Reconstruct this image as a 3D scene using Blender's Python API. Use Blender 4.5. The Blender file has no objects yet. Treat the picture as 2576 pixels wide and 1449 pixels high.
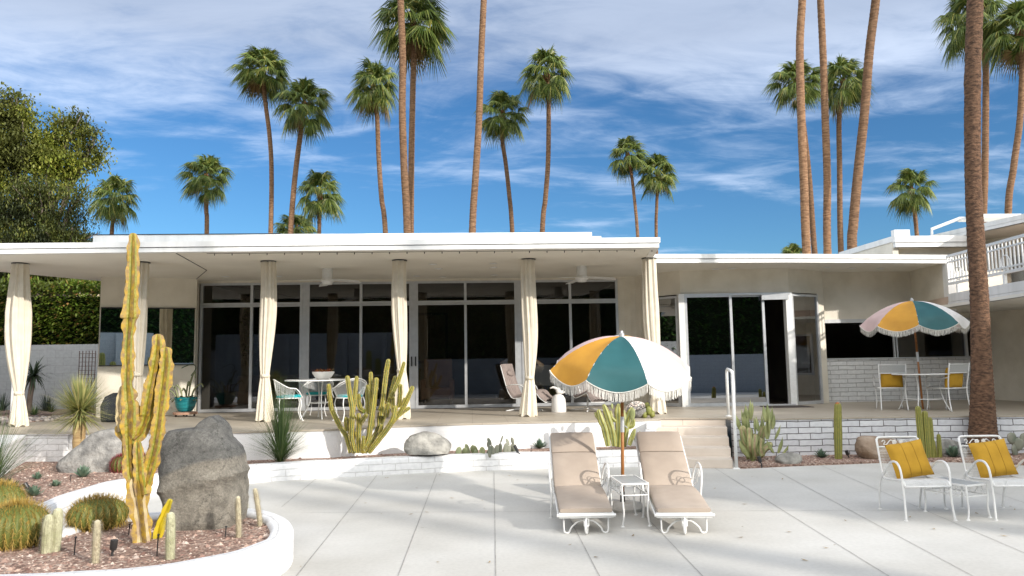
import bpy, math, random
from mathutils import Vector, Matrix, noise
PI=math.pi; R=math.radians
C=bpy.context.scene.collection
sc=bpy.context.scene
# ---------------------------------------------------------------- camera model
EZ=1.65; PZ=.655; SZ=3.655            # eye, patio floor, soffit heights (m); pool deck is z=0
YAW,PITCH,ROLL,FL=.0548203,.1005397,-.015802,1886.7
f0=Vector((math.sin(YAW),math.cos(YAW),0)); r0=Vector((math.cos(YAW),-math.sin(YAW),0)); u0=Vector((0,0,1))
FW=f0*math.cos(PITCH)+u0*math.sin(PITCH); u1=-f0*math.sin(PITCH)+u0*math.cos(PITCH)
RT=r0*math.cos(ROLL)+u1*math.sin(ROLL); UP=-r0*math.sin(ROLL)+u1*math.cos(ROLL)
def ray(a,b): return RT*((a-1288)/FL)-UP*((b-724.5)/FL)+FW
def az(a,b,z): d=ray(a,b); return Vector((0,0,EZ))+d*((z-EZ)/d.z)
def ay(a,b,y): d=ray(a,b); return Vector((0,0,EZ))+d*(y/d.y)
def ad(a,b,D): return Vector((0,0,EZ))+ray(a,b)*D
def z4(x,y): return ((800+x/2.229)*.67083,(1350+y/2.229)*.67083)
cam=bpy.data.cameras.new('camera'); co=bpy.data.objects.new('camera',cam); C.objects.link(co)
m=Matrix.Identity(4)
for i,v in enumerate((RT,UP,-FW)):
    for j in range(3): m[j][i]=v[j]
m.translation=Vector((0,0,EZ)); co.matrix_world=m
cam.sensor_width=36; cam.lens=FL/2576*36; cam.clip_end=2000; cam.clip_start=.05
sc.camera=co
# ---------------------------------------------------------------- materials
def nt(name):
    m=bpy.data.materials.new(name); m.use_nodes=True
    n=m.node_tree; return m,n,n.nodes['Principled BSDF'],n.nodes['Material Output']
def N(n,t,**k):
    o=n.nodes.new(t)
    for a,b in k.items(): setattr(o,a,b)
    return o
def ramp(n,fac,stops):
    r=N(n,'ShaderNodeValToRGB'); e=r.color_ramp.elements
    while len(e)<len(stops): e.new(.5)
    for x,(p,c) in zip(e,stops): x.position=p; x.color=(*c,1) if len(c)==3 else c
    n.links.new(fac,r.inputs[0]); return r.outputs[0]
def tex(n,kind='Noise',scale=5,detail=4,coord='Object',sc3=None,rough=.5,**k):
    tc=N(n,'ShaderNodeTexCoord'); v=tc.outputs[coord] if coord!='Position' else N(n,'ShaderNodeNewGeometry').outputs['Position']
    if sc3:
        mp=N(n,'ShaderNodeMapping'); mp.inputs['Scale'].default_value=sc3; n.links.new(v,mp.inputs[0]); v=mp.outputs[0]
    t=N(n,'ShaderNodeTex'+kind,**k); t.inputs['Scale'].default_value=scale
    if kind=='Noise': t.inputs['Detail'].default_value=detail; t.inputs['Roughness'].default_value=rough
    n.links.new(v,t.inputs['Vector']); return t
def bump(n,b,h,strength=.3,dist=.01,prev=None):
    bp=N(n,'ShaderNodeBump'); bp.inputs['Strength'].default_value=strength; bp.inputs['Distance'].default_value=dist
    n.links.new(h,bp.inputs['Height'])
    if prev: n.links.new(prev,bp.inputs['Normal'])
    n.links.new(bp.outputs[0],b.inputs['Normal']); return bp.outputs[0]
def mix(n,f,a,b,mode='MIX'):
    x=N(n,'ShaderNodeMix',data_type='RGBA',blend_type=mode)
    for s,v in ((0,f),(6,a),(7,b)):
        if hasattr(v,'type') or hasattr(v,'node'): n.links.new(v,x.inputs[s])
        else: x.inputs[s].default_value=v if s==0 else (*v,1)
    return x.outputs[2]
def M(name,c,c2=None,scale=6,rough=.6,bs=0,bscale=40,bd=.01,metal=0,coord='Object',lo=.35,hi=.65,sc3=None,detail=5,rnd=0,trans=0,spec=None):
    m,n,b,o=nt(name)
    b.inputs['Roughness'].default_value=rough; b.inputs['Metallic'].default_value=metal
    if spec is not None: b.inputs['Specular IOR Level'].default_value=spec
    col=None
    if c2:
        t=tex(n,'Noise',scale,detail,coord,sc3); col=ramp(n,t.outputs[0],[(lo,c),(hi,c2)])
    if rnd:
        oi=N(n,'ShaderNodeObjectInfo'); hs=N(n,'ShaderNodeHueSaturation')
        mr=N(n,'ShaderNodeMapRange'); mr.inputs[3].default_value=1-rnd; mr.inputs[4].default_value=1+rnd
        n.links.new(oi.outputs['Random'],mr.inputs[0]); n.links.new(mr.outputs[0],hs.inputs['Value'])
        if col: n.links.new(col,hs.inputs['Color'])
        else: hs.inputs['Color'].default_value=(*c,1)
        col=hs.outputs[0]
    if col: n.links.new(col,b.inputs['Base Color'])
    else: b.inputs['Base Color'].default_value=(*c,1)
    if bs:
        t=tex(n,'Noise',bscale,6,coord,sc3); bump(n,b,t.outputs[0],bs,bd)
    if trans:
        tr=N(n,'ShaderNodeBsdfTranslucent'); ms=N(n,'ShaderNodeMixShader'); ms.inputs[0].default_value=trans
        if col: n.links.new(col,tr.inputs[0])
        else: tr.inputs[0].default_value=(*c,1)
        n.links.new(b.outputs[0],ms.inputs[1]); n.links.new(tr.outputs[0],ms.inputs[2]); n.links.new(ms.outputs[0],o.inputs[0])
    return m
m_stucco=M('stucco',(.74,.69,.59),(.64,.59,.49),2.2,.85,.5,45,.01)
m_roof=M('roof_white',(.79,.785,.765),(.66,.655,.63),2.2,.55,.12,60,.004,sc3=(2.2,2.2,.25),lo=.42,hi=.72)
m_soffit=M('soffit_plaster',(.82,.79,.71),(.77,.74,.66),1.3,.85,.25,60,.006)
m_white=M('white_metal',(.78,.78,.77),(.72,.72,.70),25,.35)
m_alum=M('aluminium',(.55,.56,.57),(.49,.50,.51),8,.38,metal=.35)
m_curtain=M('curtain_canvas',(.76,.69,.565),(.69,.62,.50),7,.9,.15,300,.002,trans=.12)
m_black=M('black_metal',(.02,.02,.022),(.035,.035,.035),20,.4)
m_wood=M('pole_wood',(.36,.15,.04),(.27,.10,.025),12,.4,sc3=(1,1,.1))
m_yellow=M('yellow_fabric',(.50,.28,.02),(.43,.235,.015),9,.85,.2,250,.002)
m_seam=M('seam_thread',(.28,.15,.012),rough=.9)
m_turq=M('turquoise_fabric',(.02,.42,.46),(.02,.36,.40),9,.8)
m_cush=M('beige_cushion',(.41,.34,.28),(.37,.305,.25),5,.9,.25,220,.002)
m_taupe=M('taupe_cushion',(.26,.21,.19),(.21,.17,.155),8,.9,.2,200,.002)
m_fringe=M('fringe_cotton',(.80,.78,.73),(.70,.68,.62),30,.95,trans=.2)
m_teal=M('teal_canvas',(.018,.105,.115),(.014,.09,.098),5,.6,trans=.1)
m_orange=M('amber_canvas',(.60,.30,.03),(.54,.26,.025),5,.6,trans=.15)
m_pink=M('pink_canvas',(.70,.52,.50),(.64,.47,.45),5,.7,trans=.15)
m_wcan=M('white_canvas',(.80,.78,.77),(.76,.75,.73),5,.7,trans=.15)
m_conc=M('base_concrete',(.62,.60,.56),(.54,.52,.49),12,.8,.3,80)
m_trunk=M('palm_bark',(.15,.075,.038),(.40,.23,.125),3.4,.9,1,9,.08,sc3=(1.4,1.4,6.5),rnd=.22,lo=.32,hi=.68)
m_trunk2=M('palm_bark_near',(.075,.04,.024),(.30,.165,.095),4.2,.95,1,12,.06,sc3=(3.2,3.2,8),lo=.33,hi=.67)
m_barkd=M('tree_bark',(.12,.09,.07),(.20,.16,.13),4,.95,.8,20,.03)
m_petiole=M('palm_boot',(.16,.07,.035),(.24,.12,.05),5,.9)
m_ped=M('barrel_pot_cloth',(.04,.045,.055),(.06,.065,.075),4,.8)
m_pot=M('glazed_pot',(.0,.10,.12),(.02,.24,.26),4,.25,sc3=(1,1,6))
m_terra=M('terracotta',(.45,.27,.19),(.38,.22,.15),6,.8)
m_bowl=M('white_bowl',(.75,.73,.70),(.70,.68,.65),8,.4)
m_mat=M('door_mat',(.045,.035,.03),(.07,.055,.05),30,.95,.4,100)
m_shell=M('sea_shell',(.72,.66,.60),(.45,.36,.31),14,.5)
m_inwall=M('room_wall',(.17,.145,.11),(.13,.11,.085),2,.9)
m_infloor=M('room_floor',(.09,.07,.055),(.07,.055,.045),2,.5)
m_tan=M('tan_leather',(.42,.24,.14),(.36,.20,.12),5,.7)
m_tan2=M('brown_suede',(.20,.13,.09),(.16,.10,.07),4,.9)
m_beigeb=M('beige_render',(.62,.50,.36),(.57,.46,.33),3,.9)
m_terrace=M('terrace_tile',(.52,.40,.32),(.46,.35,.28),3,.8)
m_mirror,n_,b_,o_=nt('mirror_glass'); b_.inputs['Metallic'].default_value=1; b_.inputs['Roughness'].default_value=.015; b_.inputs['Base Color'].default_value=(.80,.84,.82,1)
def glass(name,tint,refl):
    m,n,b,o=nt(name); n.nodes.remove(b)
    t=N(n,'ShaderNodeBsdfTransparent'); t.inputs[0].default_value=(*tint,1)
    g=N(n,'ShaderNodeBsdfGlossy'); g.inputs['Roughness'].default_value=.004; g.inputs[0].default_value=(.95,.97,1,1)
    fr=N(n,'ShaderNodeFresnel'); fr.inputs[0].default_value=1.5
    ma=N(n,'ShaderNodeMath',operation='MULTIPLY_ADD'); ma.inputs[1].default_value=1; ma.inputs[2].default_value=refl
    n.links.new(fr.outputs[0],ma.inputs[0])
    ms=N(n,'ShaderNodeMixShader'); n.links.new(ma.outputs[0],ms.inputs[0]); n.links.new(t.outputs[0],ms.inputs[1]); n.links.new(g.outputs[0],ms.inputs[2])
    n.links.new(ms.outputs[0],o.inputs[0]); return m
m_glass=glass('window_glass',(.58,.56,.53),.05)
m_glass2=glass('bar_glass',(.36,.37,.38),.36)
m_gtop=M('frosted_glass',(.60,.62,.63),(.54,.56,.57),12,.3,trans=.4)
# bricks from UV in metres
def brickmat(name,c1,c2,cm,bw,bh,mort,bs,smooth=.1,stain=0):
    m,n,b,o=nt(name)
    tc=N(n,'ShaderNodeTexCoord')
    nz=N(n,'ShaderNodeTexNoise'); nz.inputs['Scale'].default_value=5; n.links.new(tc.outputs['UV'],nz.inputs[0])
    mx=N(n,'ShaderNodeMix',data_type='VECTOR'); mx.inputs[0].default_value=.012
    va=N(n,'ShaderNodeVectorMath',operation='ADD')
    sb=N(n,'ShaderNodeVectorMath',operation='SCALE'); sb.inputs[3].default_value=.03
    n.links.new(nz.outputs[1],sb.inputs[0]); n.links.new(tc.outputs['UV'],va.inputs[0]); n.links.new(sb.outputs[0],va.inputs[1])
    t=N(n,'ShaderNodeTexBrick'); t.inputs['Scale'].default_value=1; t.inputs['Brick Width'].default_value=bw; t.inputs['Row Height'].default_value=bh
    t.inputs['Mortar Size'].default_value=mort; t.inputs['Mortar Smooth'].default_value=smooth; t.inputs['Bias'].default_value=0
    t.inputs['Color1'].default_value=(*c1,1); t.inputs['Color2'].default_value=(*c2,1); t.inputs['Mortar'].default_value=(*cm,1)
    n.links.new(va.outputs[0],t.inputs['Vector'])
    n2=N(n,'ShaderNodeTexNoise'); n2.inputs['Scale'].default_value=14; n2.inputs['Detail'].default_value=6; n.links.new(tc.outputs['UV'],n2.inputs[0])
    col=mix(n,1,t.outputs[0],ramp(n,n2.outputs[0],[(.3,(.86,.86,.87)),(.65,(1,1,1))]),'MULTIPLY')
    n.links.new(col,b.inputs['Base Color']); b.inputs['Roughness'].default_value=.75
    iv=N(n,'ShaderNodeMath',operation='SUBTRACT'); iv.inputs[0].default_value=1; n.links.new(t.outputs['Fac'],iv.inputs[1])
    p=bump(n,b,iv.outputs[0],bs,.012); bump(n,b,n2.outputs[0],.35,.012,p)
    return m
m_brick=brickmat('painted_block',(.80,.80,.80),(.77,.77,.77),(.60,.59,.58),.40,.098,.006,.6)
m_brickr=brickmat('slump_block',(.74,.75,.77),(.64,.65,.68),(.13,.12,.12),.40,.102,.007,1,.3)
m_brickb=brickmat('bar_block',(.72,.72,.71),(.66,.66,.65),(.40,.39,.38),.40,.10,.007,.9)
m_wallw=brickmat('garden_block',(.42,.44,.45),(.40,.42,.43),(.34,.35,.36),.40,.20,.006,.4)
def tilemat(name,c1,c2,cm,w,h,off,mort):
    m,n,b,o=nt(name)
    g=N(n,'ShaderNodeNewGeometry')
    t=N(n,'ShaderNodeTexBrick'); t.offset=off; t.inputs['Scale'].default_value=1; t.inputs['Brick Width'].default_value=w; t.inputs['Row Height'].default_value=h
    t.inputs['Mortar Size'].default_value=mort; t.inputs['Color1'].default_value=(*c1,1); t.inputs['Color2'].default_value=(*c2,1); t.inputs['Mortar'].default_value=(*cm,1)
    tc=N(n,'ShaderNodeTexCoord')
    n.links.new(tc.outputs['UV'],t.inputs['Vector'])
    z=tex(n,'Noise',3,6,'Object'); col=mix(n,1,t.outputs[0],ramp(n,z.outputs[0],[(.3,(.88,.86,.84)),(.7,(1,1,1))]),'MULTIPLY')
    n.links.new(col,b.inputs['Base Color']); b.inputs['Roughness'].default_value=.5; b.inputs['Specular IOR Level'].default_value=.3
    bump(n,b,z.outputs[0],.1,.004); return m
m_patio=tilemat('travertine',(.43,.385,.32),(.41,.365,.30),(.31,.27,.22),.61,.61,0,.004)
m_step=tilemat('step_stone',(.70,.62,.54),(.64,.57,.50),(.48,.38,.30),.82,4,0,.005)
# pool deck concrete
m_deck,n,b,o=nt('deck_concrete')
t1=tex(n,'Noise',1.1,6,'Object'); t2=tex(n,'Noise',26,7,'Object'); t3=tex(n,'Noise',.35,3,'Object'); t4=tex(n,'Noise',7,8,'Object',rough=.7)
c=ramp(n,t1.outputs[0],[(.3,(.50,.49,.46)),(.7,(.59,.58,.55))])
c=mix(n,1,c,ramp(n,t2.outputs[0],[(.32,(.93,.93,.93)),(.6,(1,1,1))]),'MULTIPLY')
c=mix(n,1,c,ramp(n,t3.outputs[0],[(.38,(.90,.885,.86)),(.6,(1,1,1))]),'MULTIPLY')
c=mix(n,1,c,ramp(n,t4.outputs[0],[(.27,(.62,.59,.55)),(.345,(1,1,1))]),'MULTIPLY')
n.links.new(c,b.inputs['Base Color']); b.inputs['Roughness'].default_value=.8; bump(n,b,t2.outputs[0],.15,.003)
m_joint=M('joint_grey',(.20,.19,.175),(.36,.34,.32),8,.9)  # mottled grey of the thin deck joint strips
# gravel
m_gravel,n,b,o=nt('gravel_pink')
v=tex(n,'Voronoi',38,0,'Object'); v2=tex(n,'Voronoi',85,0,'Object'); z=tex(n,'Noise',1.5,3,'Object')
col=ramp(n,v.outputs['Color'],[(0,(.13,.075,.055)),(.35,(.25,.155,.12)),(.7,(.40,.28,.22)),(1,(.56,.46,.39))])
col=mix(n,1,col,ramp(n,z.outputs[0],[(.3,(.8,.78,.76)),(.7,(1,1,1))]),'MULTIPLY')
n.links.new(col,b.inputs['Base Color']); b.inputs['Roughness'].default_value=.9
iv=N(n,'ShaderNodeMath',operation='SUBTRACT'); iv.inputs[0].default_value=1; n.links.new(v.outputs['Distance'],iv.inputs[1]); bump(n,b,iv.outputs[0],1,.02)
m_peb,n,b,o=nt('pebbles'); 
gi=N(n,'ShaderNodeNewGeometry'); col=ramp(n,gi.outputs['Random Per Island'],[(0,(.12,.065,.05)),(.35,(.27,.165,.13)),(.7,(.42,.30,.24)),(1,(.54,.46,.40))])
n.links.new(col,b.inputs['Base Color']); b.inputs['Roughness'].default_value=.85
m_cobble,n,b,o=nt('river_cobble')
gi=N(n,'ShaderNodeNewGeometry'); col=ramp(n,gi.outputs['Random Per Island'],[(0,(.12,.11,.12)),(.4,(.25,.22,.21)),(.7,(.36,.30,.27)),(1,(.50,.46,.42))])
n.links.new(col,b.inputs['Base Color']); b.inputs['Roughness'].default_value=.7
# leaves: variation per leaf island
def leaf(name,stops,trans=.2,rough=.5,spec=.4,nsc=0,c3=None):
    m,n,b,o=nt(name)
    g=N(n,'ShaderNodeNewGeometry'); col=ramp(n,g.outputs['Random Per Island'],stops)
    if nsc:
        t=tex(n,'Noise',nsc,3,'Object'); col=mix(n,ramp(n,t.outputs[0],[(.45,(0,0,0)),(.62,(1,1,1))]),col,c3)
    n.links.new(col,b.inputs['Base Color']); b.inputs['Roughness'].default_value=rough; b.inputs['Specular IOR Level'].default_value=spec
    tr=N(n,'ShaderNodeBsdfTranslucent'); n.links.new(col,tr.inputs[0]); ms=N(n,'ShaderNodeMixShader'); ms.inputs[0].default_value=trans
    n.links.new(b.outputs[0],ms.inputs[1]); n.links.new(tr.outputs[0],ms.inputs[2]); n.links.new(ms.outputs[0],o.inputs[0]); return m
m_palm=leaf('palm_frond',[(0,(.06,.10,.02)),(.5,(.14,.19,.04)),(.85,(.26,.31,.08)),(1,(.42,.38,.10))],.3,.38)
m_dead=leaf('dry_frond',[(0,(.20,.13,.06)),(1,(.38,.27,.13))],.2,.7)
m_tree=leaf('broad_leaf',[(0,(.13,.17,.022)),(.5,(.25,.29,.04)),(1,(.45,.43,.09))],.35,.5,nsc=.5,c3=(.11,.12,.03))
m_tree2=leaf('fine_leaf',[(0,(.05,.075,.012)),(.5,(.13,.155,.03)),(1,(.26,.25,.05))],.3,.5,nsc=.8,c3=(.035,.045,.015))
m_hedge=leaf('hedge_leaf',[(0,(.06,.11,.012)),(.5,(.12,.18,.02)),(.85,(.19,.24,.035)),(1,(.32,.15,.06))],.3,.45,nsc=.7,c3=(.12,.14,.03))
m_dhedge=leaf('dark_hedge_leaf',[(0,(.02,.05,.012)),(.6,(.04,.10,.02)),(1,(.09,.17,.03))],.25,.45)
m_yucca=leaf('yucca_blade',[(0,(.16,.20,.07)),(.6,(.36,.38,.14)),(1,(.60,.50,.22))],.25,.5)
m_grass=leaf('grass_blade',[(0,(.05,.09,.035)),(.6,(.08,.14,.04)),(1,(.16,.20,.08))],.25,.4)
m_greyg=leaf('grey_blade',[(0,(.08,.11,.09)),(1,(.17,.21,.17))],.2,.6)
m_aloe=leaf('aloe_blade',[(0,(.035,.06,.03)),(1,(.07,.10,.05))],.15,.5)
m_agave=leaf('agave_blade',[(0,(.08,.14,.09)),(1,(.20,.28,.20))],.1,.6)
m_spg=leaf('gold_spine',[(0,(.32,.20,.05)),(.6,(.50,.34,.08)),(1,(.66,.50,.16))],.3,.5)
m_spr=leaf('red_spine',[(0,(.20,.02,.03)),(1,(.42,.08,.09))],.2,.5)
m_spw=leaf('white_spine',[(0,(.50,.45,.36)),(1,(.70,.65,.52))],.3,.5)
m_euph=M('yellow_cactus',(.31,.235,.008),(.17,.175,.018),4.5,.55,.6,25,.02,lo=.30,hi=.62)
m_euedge=M('yellow_cactus_ridge',(.40,.25,.015),(.19,.12,.05),22,.6,.4,40,.01)
m_eubr=M('corky_cactus',(.33,.24,.16),(.50,.42,.22),9,.9,.7,20,.02)
m_brighty=M('bright_yellow_cactus',(.55,.40,.012),(.34,.28,.012),7,.5)
m_cand=M('candelabra_cactus',(.09,.13,.03),(.18,.19,.028),3,.5,.3,40)
m_cande=M('candelabra_ridge',(.40,.31,.05),(.22,.17,.05),20,.55)
m_col=M('green_cactus',(.13,.16,.035),(.20,.20,.04),5,.55,.3,30)
m_cole=M('green_cactus_ridge',(.30,.28,.06),(.22,.20,.05),25,.6)
m_wool=M('woolly_cactus',(.36,.36,.22),(.50,.49,.34),10,.9,.6,90,.01)
m_woolb=M('old_woolly_cactus',(.42,.36,.25),(.50,.46,.33),10,.9,.6,90,.01)
m_barrel=M('barrel_flesh',(.085,.12,.02),(.14,.15,.03),4,.6)
m_pad=M('prickly_pad',(.20,.23,.12),(.30,.31,.16),4,.6,.3,60,.005,rnd=.2)
m_pad2=M('prickly_pad_grey',(.15,.17,.12),(.26,.25,.20),5,.65,.3,60,.005)
m_padg=M('spear_pad',(.17,.20,.07),(.34,.35,.15),5,.55,.3,50,.005)
m_gar=M('yucca_stem',(.40,.26,.12),(.55,.40,.20),5,.9,.8,25,.03,sc3=(1,1,6))
m_granite=M('granite',(.12,.117,.112),(.35,.335,.31),7,.9,.9,22,.03,lo=.30,hi=.7,detail=9)
m_rockb=M('ochre_rock',(.20,.13,.08),(.40,.32,.25),3,.9,.9,14,.04,detail=8)
m_rockw=M('pale_rock',(.17,.165,.15),(.38,.365,.33),6,.9,.8,20,.03,detail=8)
# big boulder: weathered dark cap over warm split face
m_big,n,b,o=nt('weathered_granite')
tA=tex(n,'Noise',6,12,'Object',rough=.75); tB=tex(n,'Noise',2.2,5,'Object'); tC=tex(n,'Noise',55,10,'Object',rough=.85)
warm=ramp(n,tA.outputs[0],[(.35,(.165,.15,.125)),(.65,(.40,.365,.305))]); cool=ramp(n,tA.outputs[0],[(.35,(.08,.08,.076)),(.65,(.25,.245,.228))])
tc=N(n,'ShaderNodeTexCoord'); sx=N(n,'ShaderNodeSeparateXYZ'); n.links.new(tc.outputs['Object'],sx.inputs[0])
ad1=N(n,'ShaderNodeMath',operation='MULTIPLY_ADD'); ad1.inputs[1].default_value=-.22; n.links.new(sx.outputs[0],ad1.inputs[0]); n.links.new(sx.outputs[2],ad1.inputs[2])
ad2=N(n,'ShaderNodeMath',operation='MULTIPLY_ADD'); ad2.inputs[1].default_value=.22; n.links.new(tB.outputs[0],ad2.inputs[0]); n.links.new(ad1.outputs[0],ad2.inputs[2])
mk=ramp(n,ad2.outputs[0],[(.70,(0,0,0)),(.74,(1,1,1))])
c=mix(n,mk,warm,cool); c=mix(n,1,c,ramp(n,tC.outputs[0],[(.36,(.62,.62,.62)),(.6,(1.3,1.3,1.3))]),'MULTIPLY')
vc=tex(n,'Voronoi',1.9,0,'Object',sc3=(1,1,.55),feature='DISTANCE_TO_EDGE')
wv=N(n,'ShaderNodeMix',data_type='VECTOR'); wv.inputs[0].default_value=.22; tcc=N(n,'ShaderNodeTexCoord'); n.links.new(tcc.outputs['Object'],wv.inputs[4]); n.links.new(tA.outputs[1],wv.inputs[5]); n.links.new(wv.outputs[1],vc.inputs['Vector'])
ck=ramp(n,vc.outputs[0],[(0,(.45,.45,.45)),(.012,(1,1,1))]); c=mix(n,1,c,ck,'MULTIPLY')
n.links.new(c,b.inputs['Base Color']); b.inputs['Roughness'].default_value=.92
p=bump(n,b,tA.outputs[0],1,.07); bump(n,b,tC.outputs[0],.9,.02,p)
# ---------------------------------------------------------------- mesh helper
def wloc(o):
    v=Vector((0,0,0))
    while o: v+=o.location; o=o.parent
    return v
def tag(o,label=None,cat=None,group=None,kind=None):
    for k,v in (('label',label),('category',cat),('group',group),('kind',kind)):
        if v: o[k]=v
    return o
def empty(name,loc,label=None,cat=None,group=None):
    o=bpy.data.objects.new(name,None); C.objects.link(o); o.location=loc; o.empty_display_size=.1
    return tag(o,label,cat,group)
def rename(o,n): o.name=n
class MB:
    def __init__(s): s.v=[]; s.f=[]; s.uv=[]; s.m=[]
    def q(s,ps,uv=None,mi=0):
        i=len(s.v); s.v+=[Vector(p) for p in ps]; s.f.append(tuple(range(i,i+len(ps)))); s.uv.append(uv); s.m.append(mi)
    def add(s,vs,fs,mi=0,uvs=None):
        i=len(s.v); s.v+=[Vector(p) for p in vs]
        for k,f in enumerate(fs): s.f.append(tuple(a+i for a in f)); s.uv.append(uvs[k] if uvs else None); s.m.append(mi)
    def box(s,x0,x1,y0,y1,z0,z1,mi=0,bv=0):
        P=[(x,y,z) for z in (z0,z1) for y in (y0,y1) for x in (x0,x1)]
        F=[(0,2,3,1),(4,5,7,6),(0,1,5,4),(2,6,7,3),(0,4,6,2),(1,3,7,5)]
        U=[]
        for f in F:
            n=set(); p=[P[a] for a in f]
            if p[0][2]==p[1][2]==p[2][2]: U.append([(a[0],a[1]) for a in p])
            elif p[0][1]==p[1][1]==p[2][1]: U.append([(a[0],a[2]) for a in p])
            else: U.append([(a[1],a[2]) for a in p])
        s.add(P,F,mi,U)
    def bar(s,a,b,w,h,mi=0,up=(0,0,1)):
        a=Vector(a); b=Vector(b); d=(b-a).normalized(); u=Vector(up)
        if abs(d.dot(u))>.99: u=Vector((0,1,0))
        x=d.cross(u).normalized()*w/2; y=x.cross(d).normalized()*h/2
        P=[a-x-y,a+x-y,a+x+y,a-x+y,b-x-y,b+x-y,b+x+y,b-x+y]
        s.add(P,[(3,2,1,0),(4,5,6,7),(0,1,5,4),(1,2,6,5),(2,3,7,6),(3,0,4,7)],mi)
    def wall(s,a,b,z0,z1,t,mi=0):   # straight vertical panel a->b (xy) with thickness t to its left, uv in metres
        a=Vector((a[0],a[1],0)); b=Vector((b[0],b[1],0)); d=b-a; L=d.length; d.normalize(); nn=Vector((-d.y,d.x,0))*t
        P=[a,b,b+nn,a+nn]; P=[Vector((p.x,p.y,z0)) for p in P]+[Vector((p.x,p.y,z1)) for p in P]
        F=[(0,1,5,4),(1,2,6,5),(2,3,7,6),(3,0,4,7),(4,5,6,7),(3,2,1,0)]
        u=a.x+a.y
        U=[[(u,z0),(u+L,z0),(u+L,z1),(u,z1)],[(0,z0),(t,z0),(t,z1),(0,z1)],[(u+L,z0),(u,z0),(u,z1),(u+L,z1)],[(0,z0),(t,z0),(t,z1),(0,z1)],[(0,0),(L,0),(L,t),(0,t)],[(0,0),(L,0),(L,t),(0,t)]]
        s.add(P,F,mi,U)
    def prism(s,poly,z0,z1,mi=0):
        n=len(poly); P=[(p[0],p[1],z0) for p in poly]+[(p[0],p[1],z1) for p in poly]
        ar=sum(poly[i][0]*poly[(i+1)%n][1]-poly[(i+1)%n][0]*poly[i][1] for i in range(n))
        F=[];U=[]
        top=tuple(range(n,2*n)); bot=tuple(range(n-1,-1,-1)); u=0
        if ar<0: top=top[::-1]; bot=bot[::-1]
        F+= [top,bot]; U+=[[(P[i][0],P[i][1]) for i in top],[(P[i][0],P[i][1]) for i in bot]]
        for i in range(n):
            j=(i+1)%n; L=math.dist(poly[i][:2],poly[j][:2]); f=(i,j,j+n,i+n); uu=[(u,z0),(u+L,z0),(u+L,z1),(u,z1)]
            if ar<0: f=f[::-1]; uu=uu[::-1]
            F.append(f); U.append(uu); u+=L
        s.add(P,F,mi,U)
    def tube(s,pts,r,n=8,mi=0,closed=False,cap=True,flat=1,prof=None):
        pts=[Vector(p) for p in pts]; k=len(pts); rs=r if isinstance(r,(list,tuple)) else [r]*k
        i0=len(s.v); T=[]
        for i in range(k):
            if closed: t=pts[(i+1)%k]-pts[i-1]
            else: t=pts[min(i+1,k-1)]-pts[max(i-1,0)]
            T.append(t.normalized() if t.length>1e-9 else Vector((0,0,1)))
        u=Vector((0,0,1)) if abs(T[0].z)<.9 else Vector((1,0,0))
        x=T[0].cross(u).normalized()
        for i in range(k):
            x=(x-T[i]*x.dot(T[i])).normalized(); y=T[i].cross(x)
            for j in range(n):
                a=2*PI*j/n; rr=rs[i]*(prof(j,i) if prof else 1)
                s.v.append(pts[i]+x*math.cos(a)*rr+y*math.sin(a)*rr*flat)
        F=[]
        for i in range(k if closed else k-1):
            for j in range(n):
                a=i0+i*n+j; b=i0+i*n+(j+1)%n; c=i0+((i+1)%k)*n+(j+1)%n; d=i0+((i+1)%k)*n+j
                s.f.append((a,b,c,d)); s.uv.append(None); s.m.append(mi)
        if cap and not closed:
            s.f.append(tuple(i0+j for j in range(n))[::-1]); s.uv.append(None); s.m.append(mi)
            s.f.append(tuple(i0+(k-1)*n+j for j in range(n))); s.uv.append(None); s.m.append(mi)
    def lathe(s,prof,c=(0,0,0),n=24,mi=0,mod=None):
        c=Vector(c); i0=len(s.v)
        for i,(r,z) in enumerate(prof):
            for j in range(n):
                a=2*PI*j/n; rr=r*(mod(a,i) if mod else 1); s.v.append(c+Vector((rr*math.cos(a),rr*math.sin(a),z)))
        for i in range(len(prof)-1):
            for j in range(n):
                s.f.append((i0+i*n+j,i0+i*n+(j+1)%n,i0+(i+1)*n+(j+1)%n,i0+(i+1)*n+j)); s.uv.append(None); s.m.append(mi)
        s.f.append(tuple(i0+j for j in range(n))[::-1]); s.uv.append(None); s.m.append(mi)
        k=(len(prof)-1)*n; s.f.append(tuple(i0+k+j for j in range(n))); s.uv.append(None); s.m.append(mi)
    def blob(s,c,r,seed=0,amp=.2,n=10,rings=7,fr=1.5,mi=0,rot=None):
        c=Vector(c); i0=len(s.v); of=Vector((seed*7.3,seed*3.1,seed*1.7))
        for i in range(rings+1):
            ph=PI*i/rings
            for j in range(n):
                a=2*PI*j/n; d=Vector((math.sin(ph)*math.cos(a),math.sin(ph)*math.sin(a),math.cos(ph)))
                q=1+amp*noise.noise(d*fr+of); p=Vector((d.x*r[0],d.y*r[1],d.z*r[2]))*q
                if rot: p=rot@p
                s.v.append(c+p)
        for i in range(rings):
            for j in range(n):
                s.f.append((i0+i*n+j,i0+(i+1)*n+j,i0+(i+1)*n+(j+1)%n,i0+i*n+(j+1)%n)); s.uv.append(None); s.m.append(mi)
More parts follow.
